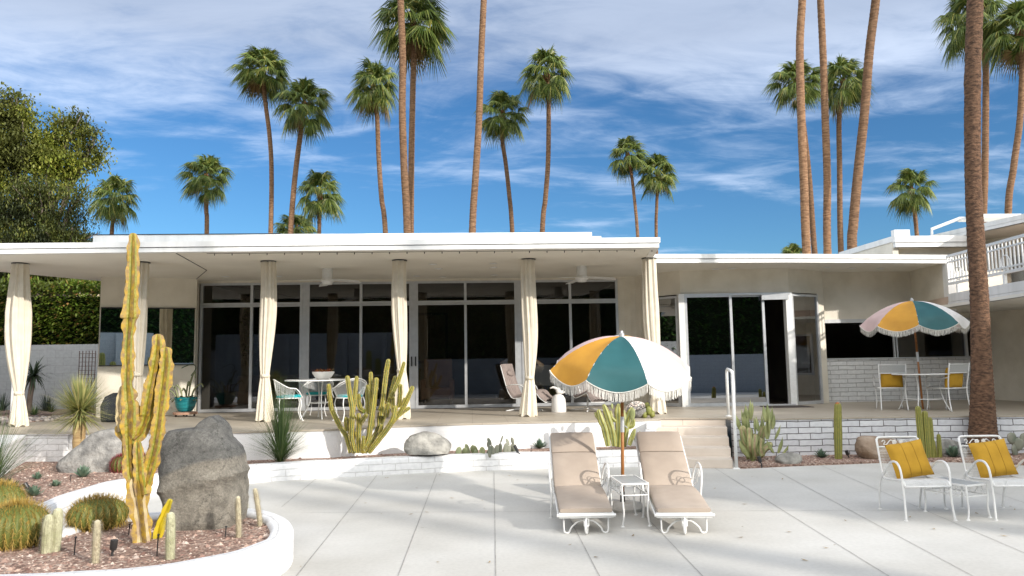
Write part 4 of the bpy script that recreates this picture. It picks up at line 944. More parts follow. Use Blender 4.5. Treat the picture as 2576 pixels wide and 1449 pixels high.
# ================================================================ CHAISES
def chaise(loc,rz,label):
    """origin at the foot end centre on the ground, body runs to +y"""
    root=empty('chaise_longue',(0,0,0),label,'chaise longue','beige cushioned chaise longues by the umbrella'); W=.265
    def seat(y): return .195+.055*min(1,max(0,(y-.1)/.5))
    pf=[(0,.18),(.12,.175),(.35,.205),(.62,.235),(1.0,.235)]; pbk=[(1.0,.235),(1.85,.76)]
    def prof(W_,off,r,n=8): pass
    b=MB()
    for s in (-1,1):
        b.tube([(s*W,y,z) for y,z in spline2(pf,4)],.013,8)
    b.tube([(-W-.02,0,.18),(W+.02,0,.18)],.016,8); b.tube([(-W,1.0,.235),(W,1.0,.235)],.012,8); b.bar((-W,.01,.18),(W,.01,.18),.02,.05)
    b.build('seat_frame',m_white,root,smooth=True,auto=50)
    b=MB()
    for s in (-1,1):
        for c in (-1,): pass
    for k in range(46):
        y=.03+.95*k/45; 
        z=[zz for yy,zz in [(y,0)]][0]
        z0=interp(pf,y); b.tube([(-W,y,z0),(-W*.5,y,z0-.03),(0,y,z0-.04),(W*.5,y,z0-.03),(W,y,z0)],.003,4,cap=False)
    b.build('seat_mesh',m_white,root)
    b=MB()
    for s in (-1,1): b.tube([(s*W,1.0,.235),(s*W,1.82,.745),(s*(W-.03),1.87,.775)],.013,8)
    b.tube([(-W+.03,1.87,.775),(W-.03,1.87,.775)],.013,8); b.tube(spline([(-.18,1.88,.78),(0,1.885,.80),(.18,1.88,.78)],5),.006,6); b.build('back_frame',m_white,root,smooth=True)
    for s in (-1,1):   # hairpin front legs
        b=MB(); b.tube(spline([(s*.215,.06,.18),(s*.215,.055,.04),(s*.20,.055,.008),(s*.165,.055,.012),(s*.14,.055,.06),(s*.07,.055,.115),(0,.055,.12)],5),.0085,8); b.build('hairpin_leg',m_white,root,smooth=True)
    for s in (-1,1):
        b=MB(); b.tube([(s*.285,1.30,0),(s*.28,1.28,.20),(s*.27,1.2,.25)],.0095,8); b.lathe([(.018,0),(.014,.01)],(s*.285,1.30,0),10); b.build('rear_leg',m_white,root,smooth=True)
        b=MB(); b.tube(spline([(s*.31,.80,0),(s*.30,.78,.22),(s*.315,.78,.40),(s*.32,.84,.52),(s*.31,1.0,.54),(s*.29,1.12,.42),(s*.275,1.17,.27)],6),.011,8)
        b.tube(spline([(s*.315,.80,.42),(s*.31,.95,.45),(s*.29,1.08,.35)],4),.006,6); b.tube(arc((s*.31,.92,.44),.04,0,360,12,(0,1,0)),.005,6)
        b.tube([(s*.31,.84,.5),(s*.30,.98,.34),(s*.28,1.1,.28)],.005,6); b.lathe([(.02,0),(.014,.01)],(s*.31,.80,0),10)
        b.build('armrest',m_white,root,smooth=True)
    b=MB(); b.tube(arc((0,-.0,.078),.068,0,360,24,(.25,.97,0)),.010,8); 
    for k in range(6):
        a=k*PI/3; b.tube([(0,0,.078),(.25*.065*math.cos(a),.97*.065*math.cos(a),.078+.065*math.sin(a))],.004,5)
    b.tube([(-.02,0,.078),(.02,0,.078)],.012,8); b.tube([(-.022,0,.078),(-.022,.02,.17)],.006,6); b.tube([(.022,0,.078),(.022,.02,.17)],.006,6)
    b.build('wheel',m_white,root)
    # cushions
    b=MB(); cushion(b,[(y,interp(pf,y)+.014) for y in [-.005,.05,.12,.2,.35,.5,.65,.8,.92,1.0]],.255,.065); b.build('seat_cushion',m_cush,root,smooth=True,auto=45)
    d=Vector((0,.85,.525)).normalized()
    for t0,t1,nm in ((.02,.60,'back_cushion'),(.615,.985,'head_cushion')):
        pts=[]; 
        for k in range(7):
            t=t0+(t1-t0)*k/6; y=1.0+.85*t; z=.235+.525*t+.012; pts.append((y,z))
        b=MB(); cushion(b,pts,.255,.065); b.build(nm,m_cush,root,smooth=True,auto=45)
    root.location=loc; root.rotation_euler=(0,0,rz); return root
def interp(pf,y):
    for (a,b),(c,d) in zip(pf[:-1],pf[1:]):
        if y<=c: return b+(d-b)*max(0,(y-a))/(c-a)
    return pf[-1][1]
def spline2(pf,k):
    return [(v.y,v.z) for v in spline([(0,a,b) for a,b in pf],k)]
def cushion(b,pts,W,T):
    n=len(pts); rows=[]
    for i,(y,z) in enumerate(pts):
        p=Vector((0,y,z)); q=Vector((0,*pts[min(i+1,n-1)])); r_=Vector((0,*pts[max(i-1,0)])); t=(q-r_).normalized(); nn=Vector((0,-t.z,t.y)); e=.55 if i in (0,n-1) else 1
        row=[]; 
        for x,h in ((-W+.008,.0),(-W-.004,T*.35),(-W,T*.75),(-W+.02,T*.97),(-W*.5,T*1.05),(0,T*1.09),(W*.5,T*1.05),(W-.02,T*.97),(W,T*.75),(W+.004,T*.35),(W-.008,0)):
            hh=T/2+(h-T/2)*e*(1+.05*noise.noise(Vector((x*5,y*4,z*3)))); row.append(p+Vector((x*(1 if e==1 else .985),0,0))+nn*hh)
        rows.append(row)
    m=len(rows[0]); V=[v for r_ in rows for v in r_]; F=[(i*m+j,(i+1)*m+j,(i+1)*m+(j+1)%m,i*m+(j+1)%m) for i in range(n-1) for j in range(m)]
    F.append(tuple(range(m))); F.append(tuple(range((n-1)*m,n*m))[::-1]); b.add(V,F)
def place_chaise(fx,bx,label,first=None):
    f=az(fx,1341,0); f.y+=.0; Yf=f.y-.06; F_=ay(fx,1300,Yf); 
    Bk=ay(bx,1088,Yf+1.85); ang=math.atan2(-(Bk.x-F_.x),Bk.y-F_.y)
    return (F_.x,Yf,0),ang
l,a=place_chaise(1475,1437,''); ch1=chaise(l,a,'beige cushioned chaise longue left of the umbrella pole, its head in the canopy shade')
l,a=place_chaise(1722,1653,''); dup(ch1,l,a,'beige cushioned chaise longue right of the umbrella pole, angled toward the steps')
# side tables --------------------------------------------------------
def side_table(loc,rz,label,w,d,h):
    root=empty('side_table',(0,0,0),label,'side table','white wrought iron side tables'); 
    b=MB(); W=w/2;D_=d/2
    for s in (-1,1): b.bar((-W,s*D_,h),(W,s*D_,h),.018,.016); b.bar((s*W,-D_,h),(s*W,D_,h),.016,.018)
    for s in (-1,1): b.bar((-W,s*D_,h-.11),(W,s*D_,h-.11),.01,.01); b.bar((s*W,-D_,h-.11),(s*W,D_,h-.11),.01,.01)
    for s in (-1,1):
        for k in range(3):
            y=-D_+d*(k+.5)/3; b.tube(arc((s*W,y,h-.055),.03,-40,250,12,(0,1,0)),.004,5); b.tube(spline([(s*W,y-.06,h-.1),(s*W,y,h-.02),(s*W,y+.06,h-.1)],4),.004,5)
    b.build('top_frame',m_white,root)
    b=MB(); b.box(-W+.01,W-.01,-D_+.01,D_-.01,h-.002,h+.004); b.build('glass_top',m_gtop,root)
    for sx_ in (-1,1):
        for sy_ in (-1,1):
            b=MB(); b.tube(spline([(sx_*W,sy_*D_,h),(sx_*(W-.004),sy_*D_,h*.6),(sx_*(W-.012),sy_*D_,h*.3),(sx_*(W+.005),sy_*D_,.01)],4),.0095,8); b.lathe([(.022,0),(.018,.008),(.01,.014)],(sx_*(W+.005),sy_*D_,0),10); b.build('leg',m_white,root,smooth=True,auto=50)
    root.location=loc; root.rotation_euler=(0,0,rz); return root
p1=az(1556,1325,0); p2=az(1616,1325,0); p3=az(1600,1287,0); c=(p1+p2)/2
side_table((c.x+.05,c.y+.28,0),R(2),'small white glass topped table between the two chaises',.27,.56,.42)
p1=az(2415,1308,0); c=Vector((p1.x+.10,p1.y+.26,0))
side_table((c.x+.04,c.y,0),R(18),'low white glass topped table between the two deck armchairs',.30,.50,.34)
# ================================================================ DECK ARMCHAIRS
def armchair(label):
    root=empty('armchair',(0,0,0),label,'armchair','white mesh armchairs with yellow pillows on the deck'); W=.225
    # origin centre of front legs on ground, back to +y
    b=MB(); pr=[(-.02,.335),(0,.37),(.06,.385),(.3,.365),(.42,.36),(.47,.40),(.52,.55),(.58,.76)]
    for s in (-1,1): b.tube([(s*W,y,z) for y,z in spline2(pr,4)],.012,8)
    zt=.76; b.tube(spline([(-W,.575,zt-.03),(-W+.008,.582,zt),(-W+.04,.585,zt+.015),(0,.586,zt+.016),(W-.04,.585,zt+.015),(W-.008,.582,zt),(W,.575,zt-.03)],4),.012,8)
    b.tube([(-W,.555,.675),(W,.555,.675)],.009,8); b.tube([(-W,-.02,.335),(W,-.02,.335)],.01,8)
    b.build('frame',m_white,root,smooth=True)
    b=MB()
    for s in (-1,1):
        b.tube(spline([(s*.17,.575,.73),(s*.15,.575,.745),(s*.135,.575,.725),(s*.15,.573,.70),(s*.12,.572,.70),(s*.07,.575,.745),(s*.02,.572,.70)],5),.005,6)
        b.blob((s*.035,.572,.722),(.024,.006,.024),seed=s+3,amp=.6,fr=3,n=10,rings=6)
    b.build('scroll_ornament',m_white,root)
    b=MB(); rows=[(y,z) for y,z in spline2(pr[:7]+[(.553,.67)],5)]
    for k in range(41):
        x=-W+.01+(2*W-.02)*k/40; b.tube([(x,y,z) for y,z in rows[::2]],.0018,3,cap=False)
    for y,z in rows: b.tube([(-W,y,z),(W,y,z)],.0018,3,cap=False)
    b.build('woven_mesh',m_white,root)
    for s in (-1,1):
        b=MB(); b.tube(spline([(s*.245,-.035,0),(s*.235,-.01,.18),(s*.24,0,.36),(s*.245,.02,.50),(s*.245,.10,.565),(s*.24,.24,.55),(s*.235,.36,.46),(s*.228,.44,.40)],5),.0115,8); b.lathe([(.022,0),(.018,.007)],(s*.245,-.035,0),10); b.build('front_leg_and_arm',m_white,root,smooth=True)
        b=MB(); b.tube(spline([(s*.215,.62,0),(s*.225,.58,.2),(s*.23,.50,.36),(s*.228,.46,.42)],4),.011,8); b.lathe([(.022,0),(.018,.007)],(s*.215,.62,0),10); b.build('rear_leg',m_white,root,smooth=True)
    return root
def pillow(name,loc,rot,sx_,sz_,label,seams=True,group=None,mat=None,th=.075):
    root=empty(name,loc,label,'pillow',group); b=MB(); n=14; V=[]
    for side in (-1,1):
        for i in range(n+1):
            for j in range(n+1):
                u=i/n*2-1;v=j/n*2-1; pin=1-.07*(1-abs(u)**2)*abs(v)**4-.0; x=u*sx_/2*(1-.06*(1-u*u*0)*(1-abs(v)**3)*0)*(1-.05*(1-v*v)*abs(u)); z=v*sz_/2*(1-.05*(1-u*u)*abs(v))
                y=side*th*((1-u**4)*(1-v**4))**.55; V.append((x,y,z))
    m_=(n+1)**2; F=[]
    for i in range(n):
        for j in range(n):
            a=i*(n+1)+j; F.append((a,a+1,a+n+2,a+n+1)); a+=m_; F.append((a,a+n+1,a+n+2,a+1))
    o=Vector(loc); b.add([Vector(v)+o for v in V],F); b.build('pillow_cover',mat or m_yellow,root,smooth=True)
    if seams:
        for u in (-.28,.28):
            b=MB(); pts=[]
            for k in range(13):
                v=-.96+1.92*k/12; y=-th*((1-u**4)*(1-v**4))**.55-.001; pts.append(o+Vector((u*sx_/2,y,v*sz_/2)))
            b.tube(pts,.0022,4); b.build('seam',m_seam,root)
    root.rotation_euler=rot; return root
ac=armchair('white armchair with yellow pillow, left of the low deck table'); f1=az(2285,1310,0); f2=az(2400,1310,0); c=(f1+f2)/2
rz1=R(-5); ac.location=(c.x,c.y+.035,0); ac.rotation_euler=(0,0,rz1)
g1=az(2510,1310,0); c2=Vector((g1.x+.245,g1.y+.035,0)); ac2=dup(ac,(c2.x,c2.y,0),rz1,'white armchair with yellow pillow, right of the low deck table, cut by the frame edge')
def inch(c,rz,v): return Vector((c[0],c[1],0))+Matrix.Rotation(rz,3,'Z')@Vector(v)
for c_,lab,dx,tw in ((ac.location,'bright yellow pillow leaning on the left deck armchair',.03,R(-9)),(ac2.location,'yellow pillow leaning on the right deck armchair, with a flap at its corner',.02,R(-7))):
    q=inch(c_,rz1,(dx,.395,.555)); pillow('pillow',q,(R(-19),tw,rz1),.40,.39,lab,group='yellow pillows on the deck armchairs')
# ================================================================ UPPER RIGHT DINING
p=az(2322,1032,PZ); T=Vector((p.x+.02,p.y+.0,PZ))
root=empty('dining_table',T,'white glass table pierced by the farther umbrella pole','table')
b=MB(); b.tube(arc(T+Vector((0,0,.68)),.52,0,360,40,(1,0,0),(0,1,0)),.013,8); b.tube(arc(T+Vector((0,0,.22)),.33,0,360,30,(1,0,0),(0,1,0)),.008,6); b.build('rim',m_white,root,smooth=True)
b=MB(); b.lathe([(.51,.672),(.51,.685)],T,40); b.build('glass_top',m_gtop,root)
for k in range(4):
    a=PI/4+k*PI/2; d=Vector((math.cos(a),math.sin(a),0)); b=MB(); b.tube(spline([T+d*.44+Vector((0,0,0)),T+d*.34+Vector((0,0,.22)),T+d*.30+Vector((0,0,.5)),T+d*.42+Vector((0,0,.67))],5),.010,8); b.build('leg',m_white,root,smooth=True)
def dchair(label,flip):
    root=empty('dining_chair',(0,0,0),label,'chair','white dining chairs with yellow back pillows'); W=.23
    # back at y=0 (toward camera), seat to +y
    for s in (-1,1):
        b=MB(); b.tube(spline([(s*W,-.05,0),(s*(W-.01),-.01,.22),(s*(W-.015),.0,.42),(s*(W-.0),-.03,.62),(s*(W+.005),-.075,.88)],5),.012,8); b.build('rear_leg',m_white,root,smooth=True)
        b=MB(); b.tube(spline([(s*W,.50,0),(s*(W-.01),.47,.2),(s*W,.47,.40)],4),.011,8); b.build('front_leg',m_white,root,smooth=True)
        b=MB(); b.tube(spline([(s*W,-.02,.62),(s*(W+.02),.12,.60),(s*(W+.03),.3,.63),(s*(W+.03),.42,.60),(s*(W+.03),.46,.52),(s*(W+.03),.42,.45),(s*(W+.03),.36,.48),(s*(W+.03),.38,.53)],5),.008,8); b.build('armrest',m_white,root,smooth=True)
    b=MB(); 
    for s in (-1,1): b.tube([(s*W,0,.42),(s*W,.47,.42)],.011,8)
    for y in (0,.47): b.tube([(-W,y,.42),(W,y,.42)],.011,8)
    for z,y in ((.86,-.07),(.70,-.045)): b.tube([(-W,y,z),(W,y,z)],.009,8)
    b.tube([(-W,0,.2),(W,0,.2)],.0,4) if False else None
    b.build('frame',m_white,root,smooth=True)
    b=MB(); b.box(-W+.01,W-.01,.01,.46,.418,.424); b.build('seat_mesh',m_white,root)
    b=MB(); b.add([(-W,-.068,.855),(W,-.068,.855),(W,-.045,.705),(-W,-.045,.705)],[(0,1,2,3)]); b.build('back_mesh',M('white_mesh',(.42,.42,.41),(.36,.36,.35),90,.6) if not flip else m_white,root,solid=.004)
    return root
pa=az(2221,1030,PZ); pb_=az(2280,1034,PZ); ang=math.atan2(pb_.y-pa.y,pb_.x-pa.x)
A=dchair('white chair with a yellow cushion seen from behind, left of the upper dining table',False); A.location=((pa.x+pb_.x)/2,(pa.y+pb_.y)/2,PZ); rA=R(-20); A.rotation_euler=(0,0,rA)
q0=az(2384,1037,PZ); q1=az(2442,1032,PZ); B=dup(A,((q0.x+q1.x)/2,(q0.y+q1.y)/2,PZ),R(14),'white chair with a yellow cushion half hidden by the thick palm trunk')
for O,rz,lab in ((A,rA,'square yellow pillow on the upper chair left of the table'),(B,R(14),'square yellow pillow on the upper chair next to the thick palm trunk')):
    q=inch(O.location,rz,(0,.065,PZ+.61)); pillow('pillow',q,(R(8),0,rz),.40,.38,lab,seams=False,group='yellow pillows on the upper dining chairs')
# ================================================================ ROUND DINING SET
Tc=az(806,1040,PZ); Tc=Vector((ay(806,958,14.9).x,14.9,PZ)); tz=ay(806,957,14.5).z-PZ
root=empty('round_table',Tc,'round white glass dining table on the patio behind the wispy grass','table')
b=MB(); b.tube(arc(Tc+Vector((0,0,tz)),.66,0,360,48,(1,0,0),(0,1,0)),.014,8); b.tube(arc(Tc+Vector((0,0,.30)),.22,0,360,30,(1,0,0),(0,1,0)),.008,6); b.build('rim',m_white,root,smooth=True)
b=MB(); b.lathe([(.65,tz-.006),(.65,tz+.006)],Tc,48); b.build('table_top',m_white,root)
for k in range(4):
    a=.3+k*PI/2; d=Vector((math.cos(a),math.sin(a),0)); b=MB(); b.tube(spline([Tc+d*.36,Tc+d*.33+Vector((0,0,.05)),Tc+d*.2+Vector((0,0,.30)),Tc+d*.22+Vector((0,0,.5)),Tc+d*.42+Vector((0,0,tz-.01))],5),.011,8); b.build('leg',m_white,root,smooth=True)
def barrelchair(label):
    root=empty('tub_chair',(0,0,0),label,'chair','white tub chairs with turquoise cushions')
    # faces +y ; origin centre
    n=17; top=[];bot=[]
    for i in range(n):
        a=R(180+ -18+ (216)*i/(n-1)); x=math.cos(a); y=math.sin(a); back=(1-y)/2
        top.append((x*.31,y*.29,.60+.17*max(0,(-y))**1.2*1)); bot.append((x*.235,y*.22,.42))
    b=MB(); b.tube(spline(top,3),.011,8); b.tube([Vector(p)+Vector((0,0,-.03))-Vector((p[0],p[1],0))*.05 for p in top[3:-3]],.007,6)
    b.tube(arc((0,0,.42),.25,0,360,30,(1,0,0),(0,.95,0)),.010,8)
    for p,q in ((top[0],(-.22,.22,.42)),(top[-1],(.22,.22,.42))): b.tube(spline([p,Vector(p)+Vector((0,.06,-.06)),q],4),.010,8)
    b.build('frame',m_white,root,smooth=True)
    b=MB()
    for i in range(n-1):
        for k in range(5):
            t=k/5; p=Vector(top[i]).lerp(Vector(top[i+1]),t); q=Vector(bot[i]).lerp(Vector(bot[i+1]),t); b.tube([p,q],.0016,3,cap=False)
    for k in range(1,14):
        t=k/14; b.tube([Vector(p).lerp(Vector(q),t) for p,q in zip(top,bot)],.0014,3,cap=False)
    b.build('woven_back',m_white,root)
    for sx_,sy_ in ((-1,-1),(1,-1),(-1,1),(1,1)):
        b=MB(); b.tube(spline([(sx_*.19,sy_*.18,.42),(sx_*.21,sy_*.2,.30),(sx_*.18,sy_*.18,.15),(sx_*.23,sy_*.23,0)],5),.010,8); b.lathe([(.02,0),(.016,.008)],(sx_*.23,sy_*.23,0),8); b.build('leg',m_white,root,smooth=True)
    b=MB(); b.lathe([(.19,.425),(.235,.432),(.24,.455),(.22,.475),(.05,.482)],(0,0,0),24); b.build('seat_cushion',m_turq,root,smooth=True)
    return root
c1=az(735,1045,PZ); t1=barrelchair('white tub chair with turquoise cushion left of the round table'); t1.location=(ay(728,1000,14.45).x,14.45,PZ); t1.rotation_euler=(0,0,R(-72))
t2=dup(t1,(ay(880,1000,14.15).x,14.15,PZ),R(32),'white tub chair with turquoise cushion right of the round table behind the candelabra cactus')
t3=dup(t1,(ay(800,1000,15.75).x,15.75,PZ),R(176),'white tub chair with turquoise cushion on the far side of the round table')
bc=Vector((ay(813,950,14.9).x,14.9,PZ+tz+.008))
root=empty('planter_bowl',bc,'white bowl of red orange succulents on the round table','planter')
b=MB(); b.lathe([(.10,0),(.16,.05),(.205,.12),(.215,.15),(.205,.155),(.19,.13)],bc,32); b.build('bowl',m_bowl,root,smooth=True,auto=50)
m_redl=leaf('red_succulent',[(0,(.25,.05,.02)),(.4,(.45,.10,.03)),(.7,(.10,.14,.04)),(1,(.50,.28,.12))],.2,.5)
random.seed(2); b=MB()
for _ in range(160):
    a=random.random()*6.28; r_=random.random()*.17; d=Vector((math.cos(a)*.7,math.sin(a)*.7,random.uniform(.2,1.2))); b.blade(bc+Vector((math.cos(a)*r_,math.sin(a)*r_,.13)),d,random.uniform(.05,.14),.018,.4,3,taper=0)
b.build('succulents',m_redl,root)
# potted plant left of the window
pc=az(467,1037,PZ); pc=Vector((pc.x,16.3,PZ)); pc.x=ay(467,1000,16.3).x
root=empty('potted_cactus',pc,'drooping cactus in a turquoise glazed pot on a wheeled saucer','potted plant')
b=MB(); b.lathe([(.14,.11),(.19,.2),(.225,.33),(.235,.40),(.225,.405),(.20,.37)],pc,28); b.build('pot',m_pot,root,smooth=True,auto=50)
b=MB(); b.lathe([(.24,.045),(.245,.09),(.22,.095)],pc,28); b.build('saucer',m_terra,root)
for k in range(4):
    a=k*PI/2+.5; b=MB(); b.tube([pc+Vector((math.cos(a)*.18-.015,math.sin(a)*.18,.022)),pc+Vector((math.cos(a)*.18+.015,math.sin(a)*.18,.022))],.022,10); b.build('caster',m_black,root)
random.seed(4); b=MB()
for sx_,h,bend in ((-.13,.35,-.25),(-.05,.28,-.1),(.02,.34,.05),(.08,.55,.12),(.14,.3,.2),(-.17,.22,-.3),(.0,.2,-.05)):
    s=pc+Vector((sx_,random.uniform(-.08,.05),.38)); b.tube(spline([s,s+Vector((bend*.3,0,h*.6)),s+Vector((bend,-.03,h)),s+Vector((bend*1.3,-.05,h*.75))],5),[.028]*4+[.032]*4+[.03]*4+[.02]*3+[.006],6,flat=.5)
for _ in range(26):
    a=random.random()*6.28; s=pc+Vector((math.cos(a)*.15,math.sin(a)*.1,.38)); b.blade(s,(math.cos(a),math.sin(a),random.uniform(.2,1.5)),random.uniform(.12,.25),.07,1.3,4,taper=0)
b.build('stems',m_pad,root)
b=MB(); s=pc+Vector((.10,0,.85)); b.tube(spline([s,s+Vector((.10,0,.16)),s+Vector((.02,0,.24)),s+Vector((-.12,0,.20)),s+Vector((-.20,0,.16))],5),.01,5); b.build('curling_tip',m_aloe,root)
# dark covered round container behind the yellow cactus
pc=az(300,1062,PZ); root=empty('covered_grill',(pc.x-.0,15.2,PZ),'dark grey covered round object behind the yucca and cactus','cover'); x_=ay(292,1030,15.2).x
b=MB(); b.lathe([(.24,0),(.26,.05),(.27,.3),(.20,.48),(.06,.55)],(x_,15.2,PZ),20,mod=lambda a,i:1+.03*math.sin(7*a)); b.build('fabric_cover',m_ped,root,smooth=True)
# recliners
def recliner(label):
    root=empty('recliner_chair',(0,0,0),label,'recliner','taupe quilted recliners on white swivel frames')
    # faces +x, origin on floor
    b=MB(); b.tube(spline([(-.33,-.2,0.012),(-.1,-.02,.05),(0,0,.09),(.1,.02,.05),(.33,.2,.012)],5),.012,8); b.tube(spline([(-.33,.2,0.012),(-.1,.02,.05),(0,0,.09),(.1,-.02,.05),(.33,-.2,.012)],5),.012,8); b.tube([(0,0,.07),(0,0,.27)],.02,8)
    b.build('swivel_base',m_white,root,smooth=True)
    pr=[(.62,.22),(.50,.30),(.40,.40),(.25,.36),(.0,.30),(-.14,.30),(-.24,.42),(-.32,.64),(-.42,.98)]
    b=MB()
    for s in (-1,1): b.tube([(x,s*.24,z-.02) for x,z in spline2(pr,4)],.010,8)
    for k in (0,3,6,8): b.tube([(pr[k][0],-.24,pr[k][1]-.02),(pr[k][0],.24,pr[k][1]-.02)],.009,6)
    for s in (-1,1): b.tube(spline([(-.28,s*.26,.52),(-.1,s*.29,.56),(.12,s*.29,.53),(.2,s*.27,.38)],5),.010,8)
    b.build('frame',m_white,root,smooth=True)
    b=MB(); path_=spline([(x,0,z) for x,z in pr],5); nP=len(path_); V=[]; ny=24
    for side in (0,1):
        for i,p in enumerate(path_):
            t=(path_[min(i+1,nP-1)]-path_[max(i-1,0)]).normalized(); nn=Vector((t.z,0,-t.x)); nn=nn if nn.z>0 or nn.x>0 else -nn
            for j in range(ny+1):
                v=j/ny*2-1; th=.028+.030*abs(math.sin(v*PI*3.5))*(1 if side else .3); th*=(1-abs(v)**8) if side else 1; q=p+Vector((0,v*.245,0))+nn*(th if side else -.005); V.append(q)
    F=[]
    for i in range(nP-1):
        for j in range(ny):
            a=i*(ny+1)+j; F.append((a,a+1,a+ny+2,a+ny+1)); a+=nP*(ny+1); F.append((a,a+ny+1,a+ny+2,a+1))
    b.add(V,F); b.build('quilted_cushion',m_taupe,root,smooth=True)
    b=MB(); b.blob((-.31,0,.80),(.045,.155,.075),1,.05,14,8,rot=Matrix.Rotation(R(-16),3,'Y')); b.build('head_pillow',m_taupe,root,smooth=True)
    return root
rc=recliner('taupe quilted recliner on a white swivel base beside the curtain'); yy=15.9; rc.location=(ay(1318,1000,yy).x,yy,PZ); rc.rotation_euler=(0,0,R(-32))
yy=15.6; dup(rc,(ay(1478,1000,yy).x,yy,PZ),R(-70),'taupe quilted recliner mostly hidden behind the umbrella fringe')
yy=15.4; c=Vector((ay(1405,1000,yy).x,yy,PZ)); root=empty('garden_stool',c,'white mushroom shaped stool between the recliners','stool')
b=MB(); b.lathe([(.15,0),(.155,.06),(.14,.26),(.10,.33),(.05,.36)],c,28); b.build('stool_body',m_bowl,root,smooth=True,auto=60)
b=MB(); b.blob(c+Vector((-.0,0,.43)),(.055,.05,.07),2,.1,12,8); b.tube(spline([c+Vector((-.02,0,.46)),c+Vector((-.10,0,.50)),c+Vector((-.17,0,.48))],4),[.03]*3+[.025]*3+[.015]*3,8); b.blob(c+Vector((.05,0,.40)),(.09,.05,.04),3,.1,12,8); b.build('bird_ornament',m_bowl,root,smooth=True)
# shell planter on the patio edge
c=az(1612,1058,PZ); c=Vector((c.x,13.35,PZ)); c.x=ay(1612,1050,13.35).x
root=empty('shell_planter',c,'round planter crusted with pale shells beside the curtain','planter'); random.seed(5)
b=MB(); b.blob(c+Vector((-.05,.05,.13)),(.19,.15,.15),3,.1,16,10); b.build('planter_body',m_granite,root,smooth=True)
b=MB()
for _ in range(130):
    a=random.random()*6.28; ph=random.uniform(.1,1.5); d=Vector((math.cos(a)*math.sin(ph),math.sin(a)*math.sin(ph),math.cos(ph))); q=c+Vector((-.05,.05,.14))+Vector((d.x*.19,d.y*.15,d.z*.14)); b.blob(q,(.019,.019,.014),random.random()*9,.2,7,4)
b.build('shell_crust',m_shell,root,smooth=True)
b=MB(); 
for dx,dz,s in ((.06,.05,1),(.14,.12,1.1),(.20,.05,.9),(.12,.20,.8)): b.blob(c+Vector((dx,-.02,dz+.01)),(.055*s,.05*s,.075*s),dx*9,.5,12,8,3)
b.build('knobbly_cactus',m_col,root,smooth=True)
# door mat
q=[az(a,b_,PZ) for a,b_ in ((1890,1021),(2010,1021),(2035,1027),(1925,1027))]
b=MB(); b.prism([(6.1,15.35),(7.05,15.3),(7.05,15.9),(6.15,15.95)],PZ,PZ+.012); o=b.build('door_mat',m_mat,origin=(6.6,15.6,PZ)); tag(o,'dark flat mat on the patio in front of the open glass door','mat')
# ================================================================ CACTI AND PLANTS
def ribcol(b,pts,r,ribs=8,depth=.2,seg=None,wob=.05,sd=0,mi=0,edge=1):
    """ribbed column along pts, radius list r; ridge faces get material 1"""
    P=spline(pts,seg or 5); k=len(P); rs=[]
    for i in range(k):
        t=i/(k-1)*(len(r)-1) if isinstance(r,list) else 0; v=(r[int(t)]+(r[min(int(t)+1,len(r)-1)]-r[int(t)])*(t-int(t))) if isinstance(r,list) else r
        rs.append(v)
    # rounded tip
    d=(P[-1]-P[-2]).normalized(); rr=rs[-1]
    for e,q in ((.45,.93),(.8,.72),(1.02,.42),(1.12,.12)): P.append(P[k-1]+d*rr*e*1.1); rs.append(rr*q)
    n=ribs*4; i0=len(b.f)
    L=[0]
    for p,q in zip(P[:-1],P[1:]): L.append(L[-1]+(q-p).length)
    def prof(j,i):
        ph=j%4; base={0:1+depth,1:1-depth*.2,2:1-depth,3:1-depth*.2}[ph]
        return base*(1+wob*noise.noise(Vector((j*.6,L[i]*14/ max(.3,1),sd)))*(2 if ph==0 else 1))
    b.tube(P,rs,n,prof=prof)
    if edge:
        kk=len(P); 
        for i in range(kk-1):
            for j in range(n):
                if j%4 in (3,0) : b.m[i0+i*n+j]=1
def spines(b,pts,r,ribs,step,L,mi=0,seed=1,k=3):
    random.seed(seed); P=spline(pts,8); acc=0
    for i in range(len(P)-1):
        acc+=(P[i+1]-P[i]).length
        if acc<step: continue
        acc=0; t=(P[i+1]-P[i]).normalized(); x=t.cross(Vector((0,1,.1))).normalized(); y=t.cross(x)
        for j in range(ribs):
            a=2*PI*j/ribs; d=x*math.cos(a)+y*math.sin(a)
            for _ in range(k):
                q=P[i]+d*r*1.12; e=(d+Vector((random.uniform(-.7,.7),random.uniform(-.7,.7),random.uniform(-.6,.8)))).normalized(); b.blade(q,e,L*random.uniform(.6,1.3),.005,0,1,mi)
